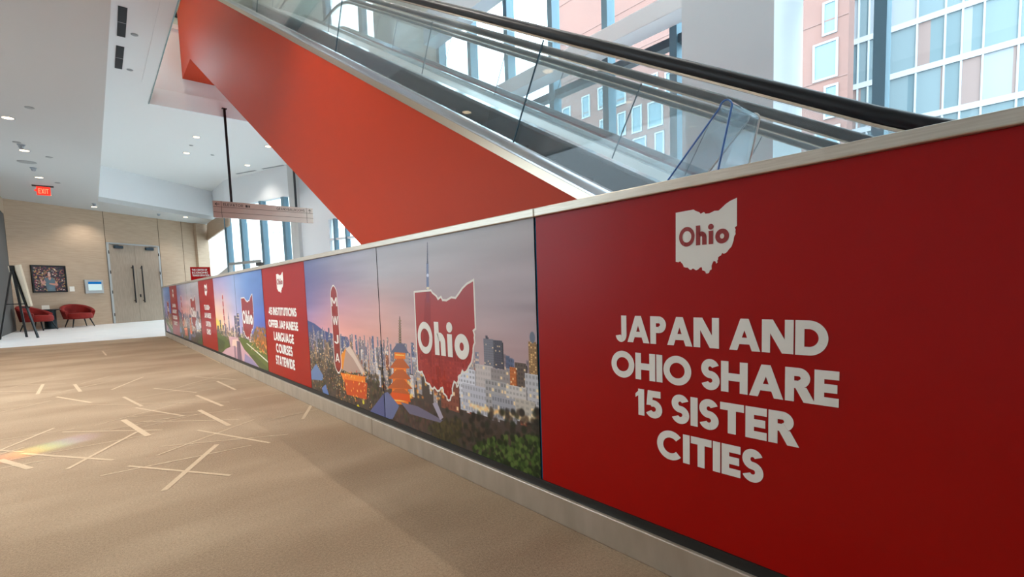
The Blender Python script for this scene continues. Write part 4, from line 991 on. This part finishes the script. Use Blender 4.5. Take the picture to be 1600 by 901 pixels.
# ------------------------------------------------------------------ red armchairs, side table, easel
def armchair(loc,rz,label):
    t=thing('armchair',loc,label,'armchair','red velvet armchairs',rz,local=True)
    n=40; V=[];Fc=[]
    for i in range(n+1):                     # shell sweeps round the back, arms drop towards the front (front = +x)
        a=math.radians(62+236*i/n); k=math.cos(math.radians(236*(i/n-.5)))      # 1 at the back
        top=.50+.24*max(0,(k+.5)/1.5)**1.1; ro,ri=.39,.315
        for r,z in ((ro-.05,.27),(ro+.02,top-.03),(ro,top),(ri+.02,top),(ri-.01,top-.03),(ri-.02,.27)): V.append((r*math.cos(a)*1.0,r*math.sin(a)*1.06,z))
    for i in range(n):
        for j in range(6): Fc.append((6*i+j,6*i+(j+1)%6,6*i+6+(j+1)%6,6*i+6+j))
    Fc+=[(5,4,3,2,1,0),tuple(6*n+j for j in range(6))]
    MB().add(V,Fc).build('back_shell',m_redfab,t,smooth=True)
    mb=MB(); 
    prof=[(.30,.26),(.335,.30),(.335,.40),(.31,.44),(.001,.455)]
    mb.lathe([(0.001,.26)]+prof,(.06,0,0),36); mb.build('seat',m_redfab,t,smooth=True)
    for sx in (-1,1):
        for sy in (-1,1): MB().tube([(.05+sx*.20,sy*.20,.28),(.05+sx*.29,sy*.28,0)],[.022,.013],10).build('leg',m_black,t)
    return t
armchair((-1.52,20.84,0),math.radians(-70),'red barrel armchair on dark legs to the right of the small table')
armchair((-2.43,19.88,0),math.radians(-30),'red barrel armchair left of the small table, partly behind the easel')
st=thing('side_table',(-2.16,20.55,0),'round dark side table between the two red armchairs','table')
MB().lathe([(.25,.575),(.26,.585),(.26,.60),(.25,.605)],(-2.16,20.55,0),36).build('tabletop',m_black,st); MB().lathe([(.17,0),(.17,.02),(.145,.04),(.145,.53),(.16,.575)],(-2.16,20.55,0),30).build('pedestal',mat('dark_teal_metal',(30,44,50),.3,.5),st)
cd_=thing('tent_card',(-2.24,20.5,.606),'small white and pink tent card standing on the dark side table','card')
MB().prism([(-2.32,20.44,.606),(-2.32,20.56,.606),(-2.32,20.50,.73)],(.17,0,0)).build('card',m_letter,cd_)
ea=thing('easel',(-2.4,15.95,0),'black tripod easel at the left edge carrying a pale board','easel')
apx=onY(18.5,416,15.9)+np.array([.0,0,0]); f1,f2=onZ(59.5,527.5),onZ(42,526.5); f3=np.array([-3.0+.1,f1[1]+.35,0.0])+np.array([.0,0,0])
f3=onY(-8,528,15.95); f3[2]=0; f3[0]=max(f3[0],-2.80)
def lerp(a,b_,t): return a+(b_-a)*t
for q in (f1,f2,f3): MB().bar(apx,q,.042,.03).build('leg',m_black,ea)
MB().bar(lerp(apx,f1,.52),lerp(apx,f3,.52),.026,.02).build('brace',m_black,ea); MB().bar(lerp(apx,f1,.57)+np.array([.03,-.05,0]),lerp(apx,f2,.57)+np.array([.05,.05,0]),.05,.03).build('ledge',m_black,ea)
MB().obox(apx+np.array([-.04,-.06,-.12]),(.08,0,0),(0,.12,0),(0,0,.14)).build('head',m_black,ea)
# board leaning on the front legs (it faces right, seen almost edge on)
d_=lerp(f1,f2,.5)-apx; d_/=np.linalg.norm(d_); w_=(f2-f1); w_/=np.linalg.norm(w_); nn=np.cross(w_,d_); nn/=np.linalg.norm(nn)
if nn[0]<0: nn=-nn
o=apx+nn*.03-d_*.02-w_*.36
bd=MB().obox(o,w_*.72,d_*.95,nn*.035).build('display_board',mat('cream_board',(226,212,190),.7)); tag(bd,'pale display board leaning on the black easel at the left edge','board')

# ------------------------------------------------------------------ ceiling fittings
def downlight(p,label,group,r=.075,watts=18,warm=(1,.93,.84)):
    t=thing('downlight',p,label,'ceiling light',group)
    MB().lathe([(r,0),(r,-.005),(r+.018,-.005),(r+.018,0)],p,24,cap=False).build('trim_ring',m_bframe,t)
    MB().lathe([(.001,-.003),(r,-.003),(r,-.0025)],p,24).build('lens',glow_lamp,t)
    if watts:
        L=bpy.data.lights.new('lamp','SPOT'); L.energy=watts*LAMP; L.spot_size=math.radians(120); L.spot_blend=.6; L.shadow_soft_size=r; L.color=warm
        o=bpy.data.objects.new('lamp',L); COL.objects.link(o); o.parent=t; o.location=(0,0,-.02)
    return t
glow_lamp=glow('lamp_glow',(255,226,184),5.0)
for i,(x,y) in enumerate([(12,184),(38,235),(61,277),(75,304.5),(147,323),(290,339)]):
    downlight(onZ(x,y,H1-.002),['round downlight in the grey soffit nearest the left edge of the view','second round downlight along the grey soffit, left of the smoke detector','third round downlight in the grey soffit, just above the exit sign','fourth round downlight in the grey soffit, just below the exit sign','round downlight near the corner of the raised ceiling','last round downlight near the oak pier at the far right end'][i],'downlights in the low soffit',watts=75)
for i,(x,y) in enumerate([(306.8,214),(291.5,239),(386.7,258),(418.8,228.7)]):
    downlight(onZ(x,y,H2-.002),['bright downlight on the raised ceiling just left of the sign rod, upper one','bright downlight on the raised ceiling left of the sign rod, lower one','downlight on the raised ceiling right of the sign rod','downlight on the raised ceiling beside the red escalator edge'][i],'downlights in the raised ceiling',watts=60)
# added lamps overhead, outside the view, to brighten barrier and carpet
for x,y in ((-2.3,9.0),(-2.3,7.0),(-2.3,5.0),(-2.3,3.2),(-.45,4.4)):
    downlight((x,y,(H1 if x<-1 else H2)-.002),'added round downlight overhead, outside the view','added downlights overhead',watts=185)
for x,y in ((3.6,3.0),(3.6,6.2),(3.0,9.4),(.35,11.3)):  # added unseen lamps: brighten the column, wash the cladding with warm light
    downlight((x,y,10.498),'added round downlight high in the upper ceiling, outside the view','added upper downlights',watts=500 if x>1 else 260,warm=(1,.95,.88) if x>1 else (1,.78,.5))
for i,(c_,t_) in enumerate((((1,.10,.05),0),((1,.45,.05),.17),((.9,.9,.1),.34),((.2,1,.25),.5),((.1,.55,1),.68),((.35,.2,1),.86))):  # added coloured spots imitate a prism rainbow on the carpet
    tgt=np.array([-1.56,3.63,0])*(1-t_)+np.array([-1.24,3.83,0])*t_; src=np.array([-1.3,5.2,3.88])
    L=bpy.data.lights.new('rainbow_spot','SPOT'); L.energy=330; L.spot_size=math.radians(3.6); L.spot_blend=1; L.shadow_soft_size=.01; L.color=c_
    o=bpy.data.objects.new('rainbow_spot',L); COL.objects.link(o); o.location=src; d_=Vector(tgt-src); o.rotation_euler=d_.to_track_quat('-Z','Y').to_euler()
def puck(name,x,y,H,r,h,label,cat,m=None,group=None):
    p=onZ(x,y,H-.001); t=MB().lathe([(r,0),(r,-h*.4),(r*.7,-h),(.001,-h)][::-1],p,20).build(name,m or m_frame,smooth=False,origin=p); return tag(t,label,cat,group)
m_det=mat('detector_grey',(150,152,152),.6)
puck('speaker_disc',42,253,H1,.16,.012,'flat grey round ceiling speaker in the soffit above the exit sign','speaker',m_det)
for i,(x,y) in enumerate([(46,168),(26,222),(77,245.5),(90,285.5)]):
    puck('sprinkler_plate',x,y,H1,.06,.012,['small grey ceiling plate near the first downlight at upper left','grey ceiling plate just above the second downlight','grey ceiling plate to the right of the round speaker','grey ceiling plate to the right of the exit sign'][i],'sprinkler',m_det,'sprinkler plates in the soffit')
for i,(x,y) in enumerate([(33,226),(52,262),(147,318),(248,334)]):
    p=onZ(x,y,H1-.001); t=thing('smoke_detector',p,['white smoke detector beside the second downlight','white smoke detector below the round ceiling speaker','white smoke detector above the downlight at the raised ceiling corner','white smoke detector above the far double door'][i],'detector','smoke detectors in the soffit')
    MB().lathe([(.001,-.075),(.03,-.075),(.045,-.04),(.045,-.02),(.06,-.015),(.06,0)],p,20).build('housing',m_bframe,t)
for i,(x,y) in enumerate([(210,54),(203,109),(298.8,227),(332,242)]):
    puck('sprinkler_plate',x,y,H2,.05,.012,['small sprinkler plate on the raised ceiling beside the nearer black slot','small sprinkler plate on the raised ceiling beside the farther black slot','small grey plate between two downlights on the raised ceiling','small grey plate on the raised ceiling beside the sign rod'][i],'sprinkler',m_det,'sprinkler plates in the raised ceiling')
for i,(a,b_) in enumerate((((192,11),(189.3,57)),((188,72.5),(185,107)))):
    p,q=onZ(*a,H2-.004),onZ(*b_,H2-.004); t=thing('slot_diffuser',(p+q)/2,['long black air slot in the raised ceiling, nearer one','black air slot in the raised ceiling, farther one'][i],'vent','black air slots')
    MB().bar(p,q,.105,.008).build('slot',m_grill,t); mid=(p+q)/2; MB().bar(p+(q-p)*.49,p+(q-p)*.505,.105,.010).build('divider',m_det,t)
for i,(a,b_) in enumerate((((369.4,271.6),(399.7,266.2)),((410.4,263.9),(443,258)))):
    p,q=onZ(*a,H2-.004),onZ(*b_,H2-.004); tag(MB().bar(p,q,.07,.008).build('slot_diffuser',m_det),['thin grey air slot at the far edge of the raised ceiling, left one','thin grey air slot at the far edge of the raised ceiling, right one'][i],'vent','grey air slots')
# exit sign
p=onZ(66,290,H1-.001); ex=thing('exit_sign',p,'red glowing exit sign hanging below a dark ceiling plate at the left','sign')
MB().box((p[0]-.20,p[1]-.05,H1-.03),(p[0]+.22,p[1]+.05,H1)).build('ceiling_plate',m_dark,ex)
MB().box((p[0]-.12,p[1]-.012,H1-.25),(p[0]+.15,p[1]+.012,H1-.03)).build('panel',glow('exit_red',(255,52,40),1.3),ex)
mb=MB(); letters(mb,'EXIT',(p[0]-.085,p[1]-.016,H1-.21),(1,0,0),(0,0,1),.13,.20,.16,.12); mb.build('lettering',glow('exit_letters',(255,150,110),1.2),ex)
MB().prism([(p[0]-.17,p[1]-.010,H1-.13),(p[0]-.12,p[1]-.010,H1-.09),(p[0]-.12,p[1]-.010,H1-.17)],(0,.02,0)).build('arrow',glow('exit_red2',(255,60,46),1.3),ex)
# dark fitting on the upper wall
w0=onY(280,9,YO+1.6); tag(MB().box((w0[0]-.14,YO+1.42,w0[2]-.32),(w0[0]+.16,YO+1.6,w0[2]+.30)).build('wall_speaker',m_black,bevel=.01),'black box fitting high on the upper floor wall beside the red escalator','speaker')
